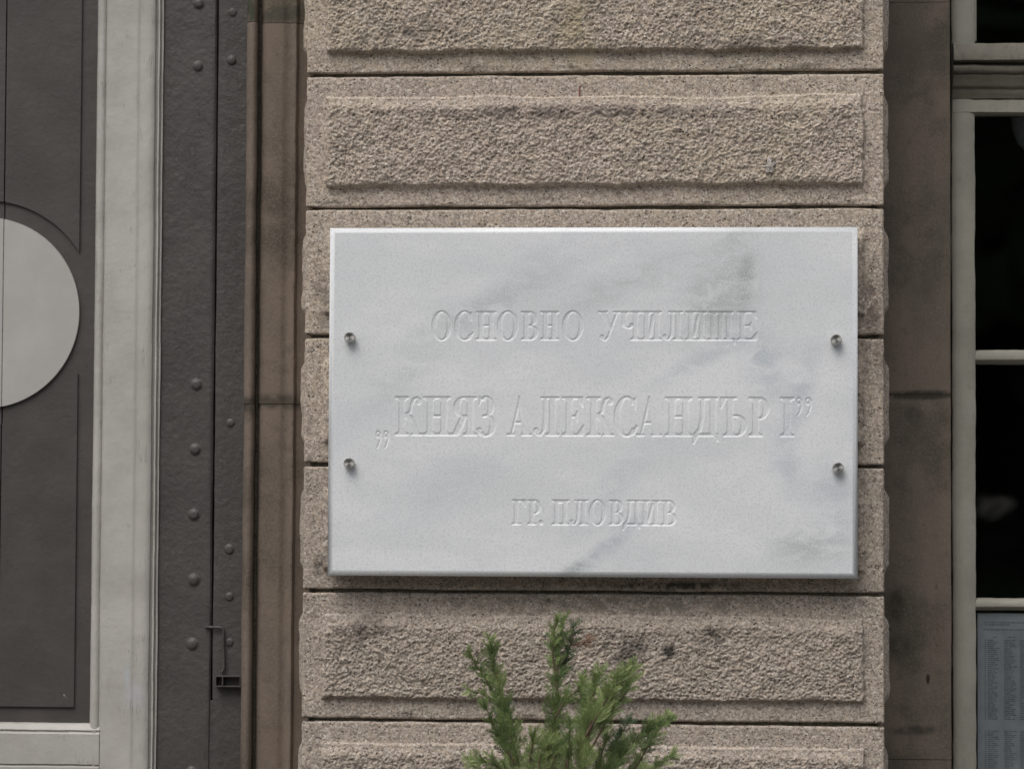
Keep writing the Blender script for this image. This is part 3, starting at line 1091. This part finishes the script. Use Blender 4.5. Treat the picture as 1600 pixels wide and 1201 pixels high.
# ------------------------------------------------------------------ left: door leaf with disc
M_white = paint_mat('old_white_paint', (.42, .402, .372), (.355, .338, .310), 5.0, .5, (.17, .15, .13), .8, 1.2,
                    [((X(199, .16, 1050) - X(-24, .176), 0, Z(1055, .16, 199)), (.008, .028), 0, (.37, .41, .45), .55),
                     ((X(212, .16, 1050) - X(-24, .176), 0, Z(1085, .16, 212)), (.03, .03), 0, (.43, .46, .50), .35)])
M_disc = paint_mat('white_disc_paint', (.41, .395, .37), (.375, .36, .338), 6.0, .5, (.2, .18, .16), .2, .5)
YD = .158                       # stile face
YN = .176                       # dark panel ground
XC = X(-24, YN)                 # the leaf is symmetrical about its disc
door = empty('panel_door', (XC, YD, 0), 'dark brown door leaf with white frame and white painted disc', 'door')
sp = [(148.5, .178), (149, .166), (150.5, .1625), (154, .160), (158, .1605), (161, .1625), (162.3, .1645), (163.6, .1625), (165, .159), (180, .158), (209, .158),
      (212, .1572), (214.5, .1585), (217, .1590), (222, .1580), (230, .1575), (236, .1585), (239, .161), (240.3, .168), (242.6, .1685), (244, .1635),
      (246.3, .1635), (247.2, .171), (249, .1715), (250, .167), (252.3, .168), (253, .185)]
# photo columns measured a third of the way down: shift to the middle height
sp = [(X(p - 2.2, y), y) for p, y in sp]
ZB = Z(1133, YD, 80)            # top of the bottom rail
moulding('stile', sp, .03, 3.02, M_white, door, nz=160, wob=.0007, seed=41, close=.21, sm=True)
moulding('stile', [(2 * XC - x, y) for x, y in sp][::-1], .03, 3.02, M_white, door, nz=60, wob=.0007, seed=42, close=.21, sm=True)
# bottom rail: bead above a plain board, run across
xr0, xr1 = 2 * XC - sp[0][0] + .0, sp[0][0]


def run_across(name, prof, x0, x1, mat, parent, nx=60, wob=.0006, seed=1, back=.21):
    p = np.array(prof)          # (z, y) from the top down
    xx = np.linspace(x0, x1, nx)
    s = np.concatenate([[0], np.cumsum(np.hypot(*np.diff(p, axis=0).T))])
    S, XX = np.meshgrid(s, xx)
    dz = perlin(XX * 7, S * 30, seed) * wob + perlin(XX * 45, S * 30, seed + 1) * wob * .6
    dy = perlin(XX * 9 + 3, S * 30, seed + 2) * wob
    V = np.stack([XX, p[None, :, 1] + dy, p[None, :, 0] + dz], -1)
    a = V[:, :1].copy(); a[..., 1] = back
    b = V[:, -1:].copy(); b[..., 1] = back
    V = np.concatenate([a, V, b], 1)
    ny, nxx = V.shape[:2]
    F = [tuple(f[::-1]) for f in grid_faces(ny, nxx)]
    F.append(tuple(range(nxx)))
    F.append(tuple(range((ny - 1) * nxx, ny * nxx))[::-1])
    o = mesh_obj(name, V.reshape(-1, 3), F, mat, parent)
    o.data.polygons.foreach_set('use_smooth', [True] * len(o.data.polygons))
    o.data.set_sharp_from_angle(angle=math.radians(40))
    return o


zz = lambda py, y=YD: Z(py, y, 80)
xj = X(154.5, YD, 1160)
run_across('bottom_rail', [(zz(1129.5), .172), (zz(1131), .167), (zz(1135), .1645), (zz(1138), .1605), (zz(1140), .1598), (zz(1142), .1625), (zz(1144.5), .161),
                           (zz(1146), .1592), (zz(1193), .1588), (zz(1194.5), .1625), (zz(1196), .1612), (zz(1198), .158), (zz(1290), .1585)],
           2 * XC - xj, xj, M_white, door, 80, .0007, 51)
# the stile's face covers the rail end: a thin cheek closes the corner
box('corner_joint', xj + .0009, X(166, YD, 1160), .1597, .2, zz(1192), zz(1147), M_white, door, .0006)
box('plinth_board', 2 * XC - xj, xj, .166, .21, .03, zz(1291), M_dark, door, .002)
seam = X(4, YN)
gp = .0009
zlo, zhi = zz(1136, YN), 3.0
box('ground_board', 2 * XC - sp[0][0] - .012, seam - gp, YN, .20, zlo - .02, zhi, M_dark, door, .0008)
box('ground_board', seam + gp, sp[0][0] + .012, YN, .20, zlo - .02, zhi, M_dark, door, .0008)
box('seam_backing', seam - .03, seam + .03, .2005, .206, zlo - .02, zhi, M_dark, door)
# raised panels with a circular bite, and the disc
YR = YN - .0045
R1 = (Z(313, YR, 10) - Z(664, YR, 10)) / 2
zc = Z(488.5, YR, 10)
xc = XC
xpan = X(121.5, YR)
zpt = 3.0
zpb = Z(1104, YR, 60)
dxp = xpan - xc
aend = math.acos(min(1, dxp / R1))


def arc(a0, a1, n, r=None, cx=None, cz=None):
    r = R1 if r is None else r
    return [(xc + r * math.cos(a), zc + r * math.sin(a)) for a in np.linspace(a0, a1, n)]


s0 = math.acos((seam + gp - xc) / R1)
up_r = [(seam + gp, zpt)] + arc(s0, aend, 40) + [(xpan, zpt)]
lo_r = [(seam + gp, zpb), (xpan, zpb)] + arc(-aend, -s0, 40)
s1 = math.acos((seam - gp - xc) / R1)
up_l = [(seam - gp, zpt), (xc - dxp, zpt)] + arc(math.pi - aend, s1, 60)
lo_l = [(seam - gp, zpb)] + arc(-s1, -(math.pi - aend), 60) + [(xc - dxp, zpb)]
for pts in (up_r, lo_r, up_l, lo_l):
    prism('raised_panel', pts, YR, YN + .001, M_dark, door, .0012)
RD = (Z(339.5, YR, 0) - Z(637.5, YR, 0)) / 2
YDI = YN - .0055
a0 = math.acos((seam + gp * .6 - xc) / RD)
a1 = math.acos((seam - gp * .6 - xc) / RD)
prism('disc_half', arc(-a0, a0, 80, RD), YDI, YN + .001, M_disc, door, .0008)
prism('disc_half', arc(a1, 2 * math.pi - a1, 110, RD), YDI, YN + .001, M_disc, door, .0008)
M_chip = plain('bare_chip', (.27, .255, .235), .7)
# two small paint chips near the panel's corner
for px, py, r in ((100.5, 1086, .0026), (103.5, 1089.5, .0014)):
    p = W(px, py, YR)
    bm = bmesh.new()
    bmesh.ops.create_icosphere(bm, subdivisions=2, radius=1)
    for v in bm.verts: v.co = Vector((p.x + v.co.x * r * .6 + v.co.z * r * -.3, YR + v.co.y * .0006, p.z + v.co.z * r))
    from_bm('paint_chip', bm, M_chip, door, True)
# lintel above door and window, wall mass behind
M_lint = stone_mat('lintel_stone', SB, SP, SY, SG, 6.0)

# ------------------------------------------------------------------ right: window jamb
YJ = .215
rst = lambda px, py: (X(px, YJ, py) - X(1440, YJ), 0, Z(py, YJ, px))
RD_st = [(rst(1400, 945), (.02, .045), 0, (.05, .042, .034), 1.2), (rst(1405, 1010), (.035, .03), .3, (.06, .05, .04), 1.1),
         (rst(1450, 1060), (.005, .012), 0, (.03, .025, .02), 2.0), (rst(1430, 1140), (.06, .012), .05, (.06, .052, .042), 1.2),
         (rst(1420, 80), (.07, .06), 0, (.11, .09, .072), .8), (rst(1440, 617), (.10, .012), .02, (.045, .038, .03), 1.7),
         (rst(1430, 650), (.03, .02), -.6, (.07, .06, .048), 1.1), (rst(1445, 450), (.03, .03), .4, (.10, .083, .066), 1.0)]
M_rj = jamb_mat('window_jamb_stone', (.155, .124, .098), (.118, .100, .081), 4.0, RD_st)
wj = empty('window_jamb', (X(1440, YJ), YJ, 0), 'shaded brown stone jamb between the pier and the window', 'jamb')
xw0, xw1 = PX1 - .06, X(1486, YJ)
cutr = [3.05, Z(4, YJ, 1440), Z(616, YJ, 1440), Z(1186, YJ, 1440), Z(1186, YJ, 1440) - .66, 0.0]
for i in range(5):
    o_ = [0.0008, 0, .0006, -.0004, 0][i]
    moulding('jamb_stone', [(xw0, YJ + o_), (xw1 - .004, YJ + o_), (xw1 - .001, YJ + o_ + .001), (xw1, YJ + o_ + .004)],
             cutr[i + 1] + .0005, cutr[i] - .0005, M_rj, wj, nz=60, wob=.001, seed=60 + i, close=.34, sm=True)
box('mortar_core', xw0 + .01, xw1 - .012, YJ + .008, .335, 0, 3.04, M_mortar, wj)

# ------------------------------------------------------------------ right: window
M_wf = paint_mat('grey_window_paint', (.295, .280, .235), (.235, .224, .186), 9.0, .55, (.12, .10, .075), .7, 1.2)
M_wt = paint_mat('grimy_window_paint', (.165, .152, .122), (.115, .105, .082), 12.0, .6, (.06, .05, .04), .8, 1.6)
YW = .262
XW0 = X(1487.5, YW)
WIDTH = 1.06
win = empty('window', (XW0 + WIDTH / 2, YW, 0), 'tall window with grey painted frame and dark panes', 'window')
XW1 = XW0 + WIDTH
xi0 = X(1525, YW)
sw = xi0 - XW0
zsill = .80
ztop = 3.02
stp = [(XW0, YW + .03), (XW0 + .0005, YW + .002), (XW0 + .003, YW), (XW0 + .010, YW - .0004), (xi0 - .008, YW), (xi0 - .006, YW + .0012), (xi0 - .003, YW + .002),
       (xi0 - .0006, YW + .004), (xi0, YW + .022)]
moulding('stile', stp, zsill, ztop, M_wf, win, nz=240, wob=.0012, seed=71, close=YW + .05, sm=True)
moulding('stile', [(XW0 + XW1 - x, y) for x, y in stp][::-1], zsill, ztop, M_wf, win, nz=60, wob=.0012, seed=72, close=YW + .05, sm=True)
wz = lambda py, y=YW: Z(py, y, 1560)
XM = (XW0 + XW1) / 2
# transom with its mouldings
run_across('transom', [(wz(66), YW + .02), (wz(67.5), YW + .004), (wz(69.5), YW - .004), (wz(71), YW - .026), (wz(73), YW - .028), (wz(98), YW - .030), (wz(99.5), YW - .028), (wz(100.5), YW - .012),
                       (wz(103.5), YW - .010), (wz(104.5), YW - .020), (wz(108), YW - .024), (wz(113), YW - .024), (wz(117), YW - .021), (wz(118.5), YW - .016), (wz(119.5), YW - .018),
                       (wz(124), YW - .0165), (wz(130), YW - .012), (wz(134), YW - .0115), (wz(138), YW - .009), (wz(140), YW - .0055), (wz(146), YW - .005), (wz(148.5), YW - .0035),
                       (wz(154), YW - .0015), (wz(155.5), YW + .003)],
           XW0 + .002, XW1 - .002, M_wt, win, 90, .0014, 73, YW + .048)
run_across('casement_top_rail', [(wz(155.5), YW + .004), (wz(156.5), YW - .0006), (wz(175), YW - .0002), (wz(177), YW + .004), (wz(178.5), YW + .02)],
           XW0 + .003, XW1 - .003, M_wf, win, 90, .0012, 77, YW + .047)
# upper sash: a narrow extra bead
box('upper_sash_bead', xi0 - .002, X(1528, YW), YW + .008, YW + .03, wz(64), ztop - .02, M_wf, win, .002)
bars = [(545.5, 568.5), (934.5, 954.5)]
zbar = [(wz(a), wz(b)) for a, b in bars]
pitch = zbar[0][0] - zbar[1][0]
zb_next = (zbar[1][0] - pitch, zbar[1][1] - pitch)
zbar.append(zb_next)
for k, (za, zb_) in enumerate(zbar):
    run_across('glazing_bar', [(za, YW + .024), (za - .001, YW + .012), (za - .004, YW + .006), ((za + zb_) / 2, YW + .0035), (zb_ + .008, YW + .0045), (zb_ + .0055, YW + .009),
                               (zb_ + .002, YW + .013), (zb_, YW + .024)], xi0 - .002, XW1 - sw + .002, M_wf, win, 70, .0012, 80 + k, YW + .046)
box('bottom_rail', xi0 - .001, XW1 - sw + .001, YW + .002, YW + .05, zsill, zsill + .07, M_wf, win, .002)
box('mullion', XM - .014, XM + .014, YW + .0045, YW + .045, zsill + .07, wz(180), M_wf, win, .003)
box('head_rail', xi0, XW1 - sw, YW + .003, YW + .048, ztop - .05, ztop - .002, M_wf, win, .002)
# glass: clear, with a mirror share by Fresnel
gm = bpy.data.materials.new('window_glass')
gm.use_nodes = True
gt = gm.node_tree
gt.nodes.remove(gt.nodes['Principled BSDF'])
tr = gt.nodes.new('ShaderNodeBsdfTransparent'); tr.inputs[0].default_value = (.94, .955, .95, 1)
gl_ = gt.nodes.new('ShaderNodeBsdfGlossy'); gl_.inputs['Roughness'].default_value = .012
fr = gt.nodes.new('ShaderNodeFresnel'); fr.inputs['IOR'].default_value = 1.5
mx = gt.nodes.new('ShaderNodeMixShader')
gt.links.new(fr.outputs[0], mx.inputs[0]); gt.links.new(tr.outputs[0], mx.inputs[1]); gt.links.new(gl_.outputs[0], mx.inputs[2])
gt.links.new(mx.outputs[0], gt.nodes['Material Output'].inputs['Surface'])
rows = [(ztop - .05, wz(66))] + [(wz(178.5), zbar[0][0])] + [(zbar[i][1], zbar[i + 1][0]) for i in range(2)] + [(zbar[2][1], zsill + .07)]
for za, zb_ in rows:
    for xa, xb in ((xi0 - .004, XM - .002), (XM + .002, XW1 - sw + .004)):
        if za == rows[0][0] and xa > XM: pass
        box('pane', xa, xb, YW + .026, YW + .029, zb_ - .006, za + .006, gm, win)
# stone sill and the wall below the window
box('sill', xw1 + .001, XW1 + .05, .20, .36, zsill - .07, zsill - .001, M_rj, win, .006)
box('apron', xw1 + .001, XW1 + .05, .24, .36, 0, zsill - .071, M_rj, win)

# notice behind the glass
YQ = YW + .0305
M_paper = plain('bluish_paper', (.84, .86, .90), .8)
M_ink = plain('grey_print', (.50, .525, .57), .8)
nx0, nz1 = X(1527.5, YQ, 1050), Z(957.5, YQ, 1560)
nw, nh = .21, .297
npaper = empty('paper_notice', (nx0 + nw / 2, YQ, nz1 - nh), 'bluish printed list taped behind the lowest visible pane', 'notice')
box('sheet', nx0, nx0 + nw, YQ, YQ + .0006, nz1 - nh, nz1, M_paper, npaper)
bm = bmesh.new()
px2 = .00111


def ink(x0, x1, z, hgt):
    vs = [bm.verts.new((nx0 + a, YQ - .0004, nz1 - b)) for a, b in ((x0, z), (x0, z + hgt), (x1, z + hgt), (x1, z))]
    bm.faces.new(vs)


def words(x0, x1, z, hgt):
    x = x0
    while x < x1 - .003:
        w_ = random.uniform(.004, .013)
        ink(x, min(x1, x + w_), z, hgt * random.uniform(.8, 1.1))
        x += w_ + random.uniform(.0008, .0016)


words(.011, .19, .0155, .0022); words(.013, .062, .0195, .0022); words(.010, .15, .0285, .0020)
words(.028, .034, .0420, .002); words(.052, .066, .0420, .002)
z = .0475
r_ = 0
while z < .285:
    if .190 < z < .208:
        z += .0036; continue
    ink(.0125, .0150, z, .0022)
    for (cx, a, b) in ((.0175, .011, .022), (.0470, .012, .023), (.0750, .011, .020), (.105, .012, .022), (.140, .01, .03)):
        words(cx, cx + random.uniform(a, b), z, .0022)
    z += .0036
for v in bm.verts:
    pass
o = from_bm('printed_rows', bm, M_ink, npaper)
o['kind'] = 'stuff'

# white globe for the pale rounded shape in the pane, hung from the ceiling
YL = .41
lp = W(1634, 186, YL)
lr = .064
ceil_z = 3.2
white_globe = empty('hanging_globe', (lp.x, YL, ceil_z), 'white globe hanging behind the second pane', 'white_globe')
bm = bmesh.new()
N = 32
prof_l = [(.012, 1.02), (.3, .97), (.62, .82), (.86, .52), (.97, .18), (1.0, -.05), (.95, -.32), (.8, -.62), (.5, -.88), (.2, -.98), (.0, -1.0)]
rings = []
for (r, zq) in prof_l:
    rings.append([bm.verts.new((lp.x, YL, lp.z + zq * lr * 1.15))] if r == 0 else
                 [bm.verts.new((lp.x + r * lr * math.cos(2 * math.pi * k / N), YL + r * lr * math.sin(2 * math.pi * k / N), lp.z + zq * lr * 1.15)) for k in range(N)])
for A, B in zip(rings, rings[1:]):
    for k in range(N):
        bm.faces.new((A[k], A[(k + 1) % N], B[0]) if len(B) == 1 else (A[k], A[(k + 1) % N], B[(k + 1) % N], B[k]))
from_bm('globe', bm, plain('opal_glass', (.75, .78, .82), .25), white_globe, True)
tube('cord', [(lp.x, YL, lp.z + lr * 1.15), (lp.x, YL, (lp.z + ceil_z) / 2), (lp.x, YL, ceil_z)], .004, plain('globe_cord', (.1, .1, .1)), white_globe)

# dark room behind the window
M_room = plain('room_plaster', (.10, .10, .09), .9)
rx0, rx1, ry0, ry1 = XW0 - .9, XW1 + .9, .345, 4.2
V = [(x, y, zq) for x in (rx0, rx1) for y in (ry0, ry1) for zq in (.02, ceil_z)]
F = [(0, 1, 3, 2), (4, 6, 7, 5), (2, 3, 7, 6), (0, 2, 6, 4), (1, 5, 7, 3)]
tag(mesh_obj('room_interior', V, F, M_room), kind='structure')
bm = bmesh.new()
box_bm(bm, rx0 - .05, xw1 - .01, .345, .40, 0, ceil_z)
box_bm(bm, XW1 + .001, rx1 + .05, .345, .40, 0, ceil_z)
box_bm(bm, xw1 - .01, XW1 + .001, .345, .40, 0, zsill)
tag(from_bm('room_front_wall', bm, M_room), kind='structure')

# the facade goes on: lintels, upper wall, far pier
fac = empty('facade_wall', (.4, .2, 0), 'stone facade above and beside the pier', 'wall')
xl, xrr = 2 * XC - X(480, .1) - .0, XW1 + .12
box('lintel', PX1 - .03, xrr + .9, .06, .40, 3.052, 3.42, M_lint, fac, .006)
box('lintel', xl - .9, PX0 + .03, .06, .40, 3.052, 3.42, M_lint, fac, .006)
box('upper_wall', xl - .9, xrr + .9, .0, .42, 3.424, 6.5, M_lint, fac, .006)
box('capstone', PX0 - .01, PX1 + .01, -.012, .40, TOPZ + .003, 3.42, M_lint, fac, .006)
box('side_pier', XW1 + .121, XW1 + 1.02, .0, .40, 0, 3.051, M_lint, fac, .006)
box('side_jamb', XW1 + .001, XW1 + .12, YJ, .344, 0, 3.05, M_rj, fac, .003)
dx_l = 2 * XC - PX0
box('side_pier', dx_l - .9, dx_l, .0, .40, 0, 3.051, M_lint, fac, .006)
box('side_jamb', dx_l + .001, 2 * XC - X(249, .16), .12, .344, 0, 3.05, M_jambA, fac, .003)

# ------------------------------------------------------------------ conifer in front of the pier
def leaf_mat(name, a, b, c_):
    t = NT(name)
    at = t.n('ShaderNodeAttribute', attribute_name='tint').outputs['Fac']
    c = t.mix(t.ramp(at, 0.0, .55), a, b)
    c = t.mix(t.ramp(at, .6, 1.0), c, c_)
    m = t.done(c, .55, None, 0, .35)
    t.b.inputs['Subsurface Weight'].default_value = 0.0
    tl = t.n('ShaderNodeBsdfTranslucent')
    t.t.links.new(c, tl.inputs['Color'])
    ms = t.n('ShaderNodeMixShader')
    ms.inputs[0].default_value = .28
    t.t.links.new(t.b.outputs[0], ms.inputs[1]); t.t.links.new(tl.outputs[0], ms.inputs[2])
    t.t.links.new(ms.outputs[0], t.t.nodes['Material Output'].inputs['Surface'])
    return m


M_leaf = leaf_mat('thuja_green', (.062, .100, .033), (.165, .225, .078), (.34, .41, .165))
M_leaf_dk = leaf_mat('thuja_dark_green', (.045, .070, .036), (.085, .125, .055), (.14, .19, .085))
M_leaf_br = leaf_mat('thuja_brown', (.13, .075, .045), (.22, .13, .085), (.28, .19, .13))
M_bark = plain('thuja_bark', (.10, .068, .042), .85)
YT = -.24
base = Vector((X(890, YT, 1100), YT, 0))
shrub = empty('conifer_shrub', base, 'young green conifer with feathery upright sprays in front of the pier', 'shrub')
random.seed(23)


def rot_about(v, axis, a): return Matrix.Rotation(a, 3, axis) @ v


class Leaves:
    def __init__(s): s.v, s.f, s.t = [], [], []

    def blade(s, p, d, nrm, ln, wd, tint):
        sd = d.cross(nrm)
        if sd.length < 1e-5: return
        sd.normalize()
        n = len(s.v)
        m_ = p + d * ln * .45 + nrm * wd * .25
        s.v += [p - sd * wd * .3, p + sd * wd * .3, m_ + sd * wd * .5, m_ - sd * wd * .5, p + d * ln]
        s.f += [(n, n + 1, n + 2, n + 3), (n + 3, n + 2, n + 4)]
        s.t += [tint] * 5

    def build(s, name, mat, parent):
        o = mesh_obj(name, [tuple(p) for p in s.v], s.f, mat, parent)
        a = o.data.attributes.new('tint', 'FLOAT', 'POINT')
        a.data.foreach_set('value', np.array(s.t, dtype=np.float32))
        return o


def twig(L, p, d, nrm, ln, tint, lv, dens=1.0):
    """a flat feathery branchlet: an axis combed with short leaves on both sides, and side twigs on big ones"""
    n = max(4, int(ln / .0026 * dens))
    cur = p.copy()
    dd = d.copy()
    ang = random.uniform(.55, .72)
    bl = random.uniform(.0075, .0105)
    for i in range(n):
        f = i / n
        dd = (dd + Vector((random.uniform(-.03, .03), random.uniform(-.03, .03), .03))).normalized()
        cur = cur + dd * (ln / n)
        L.blade(cur - dd * .001, dd, nrm, ln / n * 1.9, .0012, tint * .7)
        for sgn in (-1, 1):
            ld = rot_about(dd, nrm, sgn * (ang + random.uniform(-.1, .1)))
            ld = (ld + nrm * random.uniform(-.15, .15)).normalized()
            l_ = bl * random.uniform(.8, 1.15) * (1.0 - .6 * f * f)
            L.blade(cur, ld, (nrm + Vector((random.uniform(-.3, .3), 0, random.uniform(-.3, .3)))).normalized(), l_, .00115,
                    min(1, max(0, tint + f * .42 - .10 + random.uniform(-.2, .2))))
            if lv > 0 and i % 4 == (0 if sgn > 0 else 2) and f < .8 and random.random() < .92:
                sl = ln * .50 * (1 - f) + .010
                twig(L, cur, rot_about(dd, nrm, sgn * random.uniform(.42, .62)), (nrm + Vector((random.uniform(-.3, .3), random.uniform(-.1, .1), random.uniform(-.2, .2)))).normalized(),
                     sl, tint + random.uniform(-.08, .12), lv - 1, dens)


def spray(pix, y0, y1, spread, tint, mat=M_leaf, stem_r=(.0030, .0008), start=.0, side=(1, 1), gapn=.0115, lean=.6, top_full=1.0, name='spray'):
    """an upright shoot along photo points (from the bottom up) on planes y0..y1"""
    n = len(pix)
    pts = [W(px, py, y0 + (y1 - y0) * i / (n - 1)) for i, (px, py) in enumerate(pix)]
    # resample
    out = []
    for i in range(n - 1):
        for k in range(10):
            out.append(pts[i].lerp(pts[i + 1], k / 10))
    out.append(pts[-1])
    N_ = len(out)
    rs = [stem_r[0] + (stem_r[1] - stem_r[0]) * i / (N_ - 1) for i in range(N_)]
    tube('stem', out, rs, M_bark, shrub, 6)
    L = Leaves()
    dist, nxt, sgn = 0.0, 0.0, 1
    tot = sum((out[i + 1] - out[i]).length for i in range(N_ - 1))
    for i in range(N_ - 1):
        seg = (out[i + 1] - out[i]).length
        d = (out[i + 1] - out[i]).normalized()
        dist += seg
        while nxt < dist:
            f = nxt / tot
            nxt += gapn * random.uniform(.5, 1.2)
            if f < start: continue
            p = out[i].lerp(out[i + 1], random.random())
            sgn = -sgn
            nrm = Vector((random.uniform(-.45, .45), -1, random.uniform(-.35, .35))).normalized()
            a = sgn * random.uniform(.22, lean * .85)
            td = rot_about(d, nrm, a)
            td = (td + Vector((0, random.uniform(-.35, .2), .12))).normalized()
            wfac = side[0] if sgn > 0 else side[1]
            ln = spread * wfac * random.uniform(.65, 1.1) * (1 - .62 * f * top_full)
            twig(L, p, td, nrm, ln, tint + random.uniform(-.18, .18), 1)
    twig(L, out[-1] - (out[-1] - out[-3]) * .5, (out[-1] - out[-3]).normalized(), Vector((.1, -1, .1)).normalized(), spread * .55, tint + .25, 1)
    L.build(name, mat, shrub)


# rotation sense: positive angle about the outward normal leans the twig to one side
spray([(842, 1290), (812, 1205), (795, 1130), (780, 1075), (771, 1035), (768, 1020)], YT, YT - .02, .052, .40, start=.28)
spray([(800, 1140), (775, 1095), (752, 1083), (738, 1080)], YT + .01, YT - .01, .017, .75, start=.45, stem_r=(.0016, .0007))
spray([(795, 1130), (765, 1070), (745, 1040), (737, 1027)], YT + .01, YT, .020, .35, start=.3, stem_r=(.0018, .0007))
spray([(872, 1300), (866, 1200), (867, 1120), (871, 1050), (875, 1000), (878, 985)], YT + .02, YT + .02, .050, .36, start=.25)
spray([(870, 1070), (884, 1030), (893, 1000), (896, 985)], YT + .03, YT + .03, .022, .10, M_leaf_dk, start=.1, stem_r=(.0018, .0008))
spray([(868, 1060), (864, 1020), (866, 985), (870, 972)], YT + .02, YT + .01, .020, .62, start=.1, stem_r=(.0018, .0008))
spray([(876, 1020), (892, 1008), (908, 1006), (916, 1003)], YT + .04, YT + .05, .012, .45, M_leaf_br, start=.25, stem_r=(.001, .0005))
spray([(905, 1300), (908, 1200), (922, 1130), (950, 1090), (970, 1068), (978, 1058)], YT - .03, YT - .05, .058, .62, start=.28)
spray([(908, 1200), (915, 1130), (926, 1085), (933, 1062)], YT - .03, YT - .03, .045, .50, start=.2, stem_r=(.0028, .001))
spray([(910, 1170), (912, 1110), (911, 1080), (910, 1068)], YT, YT, .028, .42, start=.3, stem_r=(.002, .0008))
spray([(925, 1290), (945, 1215), (975, 1175), (1010, 1145), (1035, 1130), (1040, 1127)], YT - .02, YT + .03, .050, .40, start=.2)
spray([(945, 1215), (958, 1175), (970, 1145), (978, 1135)], YT + .03, YT + .05, .030, .10, M_leaf_dk, start=.15, stem_r=(.002, .0008))
spray([(960, 1250), (1000, 1215), (1030, 1195), (1045, 1185)], YT - .03, YT - .01, .030, .45, start=.1, stem_r=(.002, .0008))
spray([(855, 1300), (835, 1230), (828, 1185), (833, 1160)], YT - .06, YT - .08, .048, .60, start=.15, stem_r=(.003, .001))
spray([(835, 1260), (800, 1215), (775, 1195), (760, 1190)], YT - .03, YT - .05, .046, .50, start=.05, stem_r=(.003, .001))
spray([(890, 1280), (885, 1210), (889, 1160), (890, 1140)], YT - .04, YT - .04, .036, .30, start=.1, stem_r=(.003, .001))
spray([(800, 1195), (786, 1165), (781, 1135), (783, 1120)], YT + .02, YT + .03, .034, .10, M_leaf_dk, start=.1, stem_r=(.002, .001))
spray([(925, 1250), (935, 1200), (945, 1160)], YT - .01, YT - .01, .036, .35, start=.1, stem_r=(.002, .001))
spray([(845, 1215), (858, 1180), (862, 1160)], YT - .05, YT - .07, .034, .55, start=.1, stem_r=(.002, .001))
spray([(915, 1150), (940, 1105), (958, 1075), (965, 1062)], YT - .05, YT - .06, .044, .68, start=.1, stem_r=(.002, .0008))
spray([(918, 1180), (950, 1120), (975, 1085), (985, 1070)], YT - .04, YT - .05, .040, .58, start=.2, stem_r=(.002, .0008))
spray([(868, 1120), (885, 1090), (905, 1078)], YT - .01, YT - .01, .026, .45, start=.2, stem_r=(.0015, .0008))
spray([(812, 1205), (775, 1140), (762, 1110)], YT - .01, YT - .02, .030, .30, start=.3, stem_r=(.0015, .0008))
spray([(850, 1240), (842, 1190), (850, 1165)], YT - .07, YT - .08, .036, .66, start=.1, stem_r=(.002, .0008))
spray([(980, 1220), (1010, 1170), (1028, 1140)], YT + .0, YT + .01, .036, .36, start=.1, stem_r=(.002, .0008))
spray([(770, 1240), (748, 1205), (740, 1195)], YT - .03, YT - .03, .030, .55, start=.1, stem_r=(.002, .0008))
# below the frame: the rest of the bush down to the pavement
for k in range(22):
    a = random.uniform(0, 6.28)
    zb_ = .12 + .80 * k / 21
    rr = .10 * (1.15 - zb_) + .07
    p0 = Vector((base.x, base.y, zb_))
    pts = [p0 + Vector((math.cos(a) * rr * f, math.sin(a) * rr * f * .7, .30 * f)) for f in (0, .35, .7, 1)]
    tube('stem', pts, [.004, .003, .002, .001], M_bark, shrub, 6)
    L = Leaves()
    for i in range(26):
        f = .15 + .85 * i / 26
        j = min(2, int(f * 3))
        p = pts[j].lerp(pts[j + 1], f * 3 - j)
        d = (pts[j + 1] - pts[j]).normalized()
        nrm = Vector((random.uniform(-.6, .6), random.uniform(-1, 1), random.uniform(-.4, .4))).normalized()
        twig(L, p, rot_about(d, nrm, random.choice((-1, 1)) * random.uniform(.4, .8)), nrm, .055 * (1 - .5 * f), random.uniform(.2, .6), 1, .6)
    L.build('spray', M_leaf, shrub)
tube('trunk', [base + Vector((0, 0, .0)), base + Vector((.004, 0, .3)), base + Vector((-.004, 0, .7)), base + Vector((.002, 0, 1.0)), W(880, 1290, YT)],
     [.016, .013, .010, .008, .005], M_bark, shrub, 10)

# ------------------------------------------------------------------ unseen trees, added so the panes mirror something dark
t = NT('far_foliage')
M_far = t.done(t.mix(t.ramp(t.noise(1.2, 4, .6), .35, .65), (.045, .07, .03), (.08, .115, .05)), .7)
n = 15000
c = np.stack([RNG.uniform(-32, 32, n), RNG.uniform(-21, -16.5, n), RNG.uniform(0, 1, n)], -1)
hgt = 7.0 + 1.6 * np.sin(c[:, 0] * .55) + 1.0 * np.sin(c[:, 0] * 1.3 + 1)
c[:, 2] *= hgt
A = RNG.normal(size=(n, 3)); A /= np.linalg.norm(A, axis=1)[:, None]
B = np.cross(A, RNG.normal(size=(n, 3))); B /= np.linalg.norm(B, axis=1)[:, None]
sz = RNG.uniform(.35, .8, n)[:, None]
V = np.stack([c - A * sz, c + B * sz * .6, c + A * sz, c - B * sz * .6], 1).reshape(-1, 3)
o = mesh_obj('added_far_trees', V, np.arange(4 * n).reshape(-1, 4), M_far)
tag(o, 'band of green trees out of view, added to darken the panes', 'trees', kind='stuff')
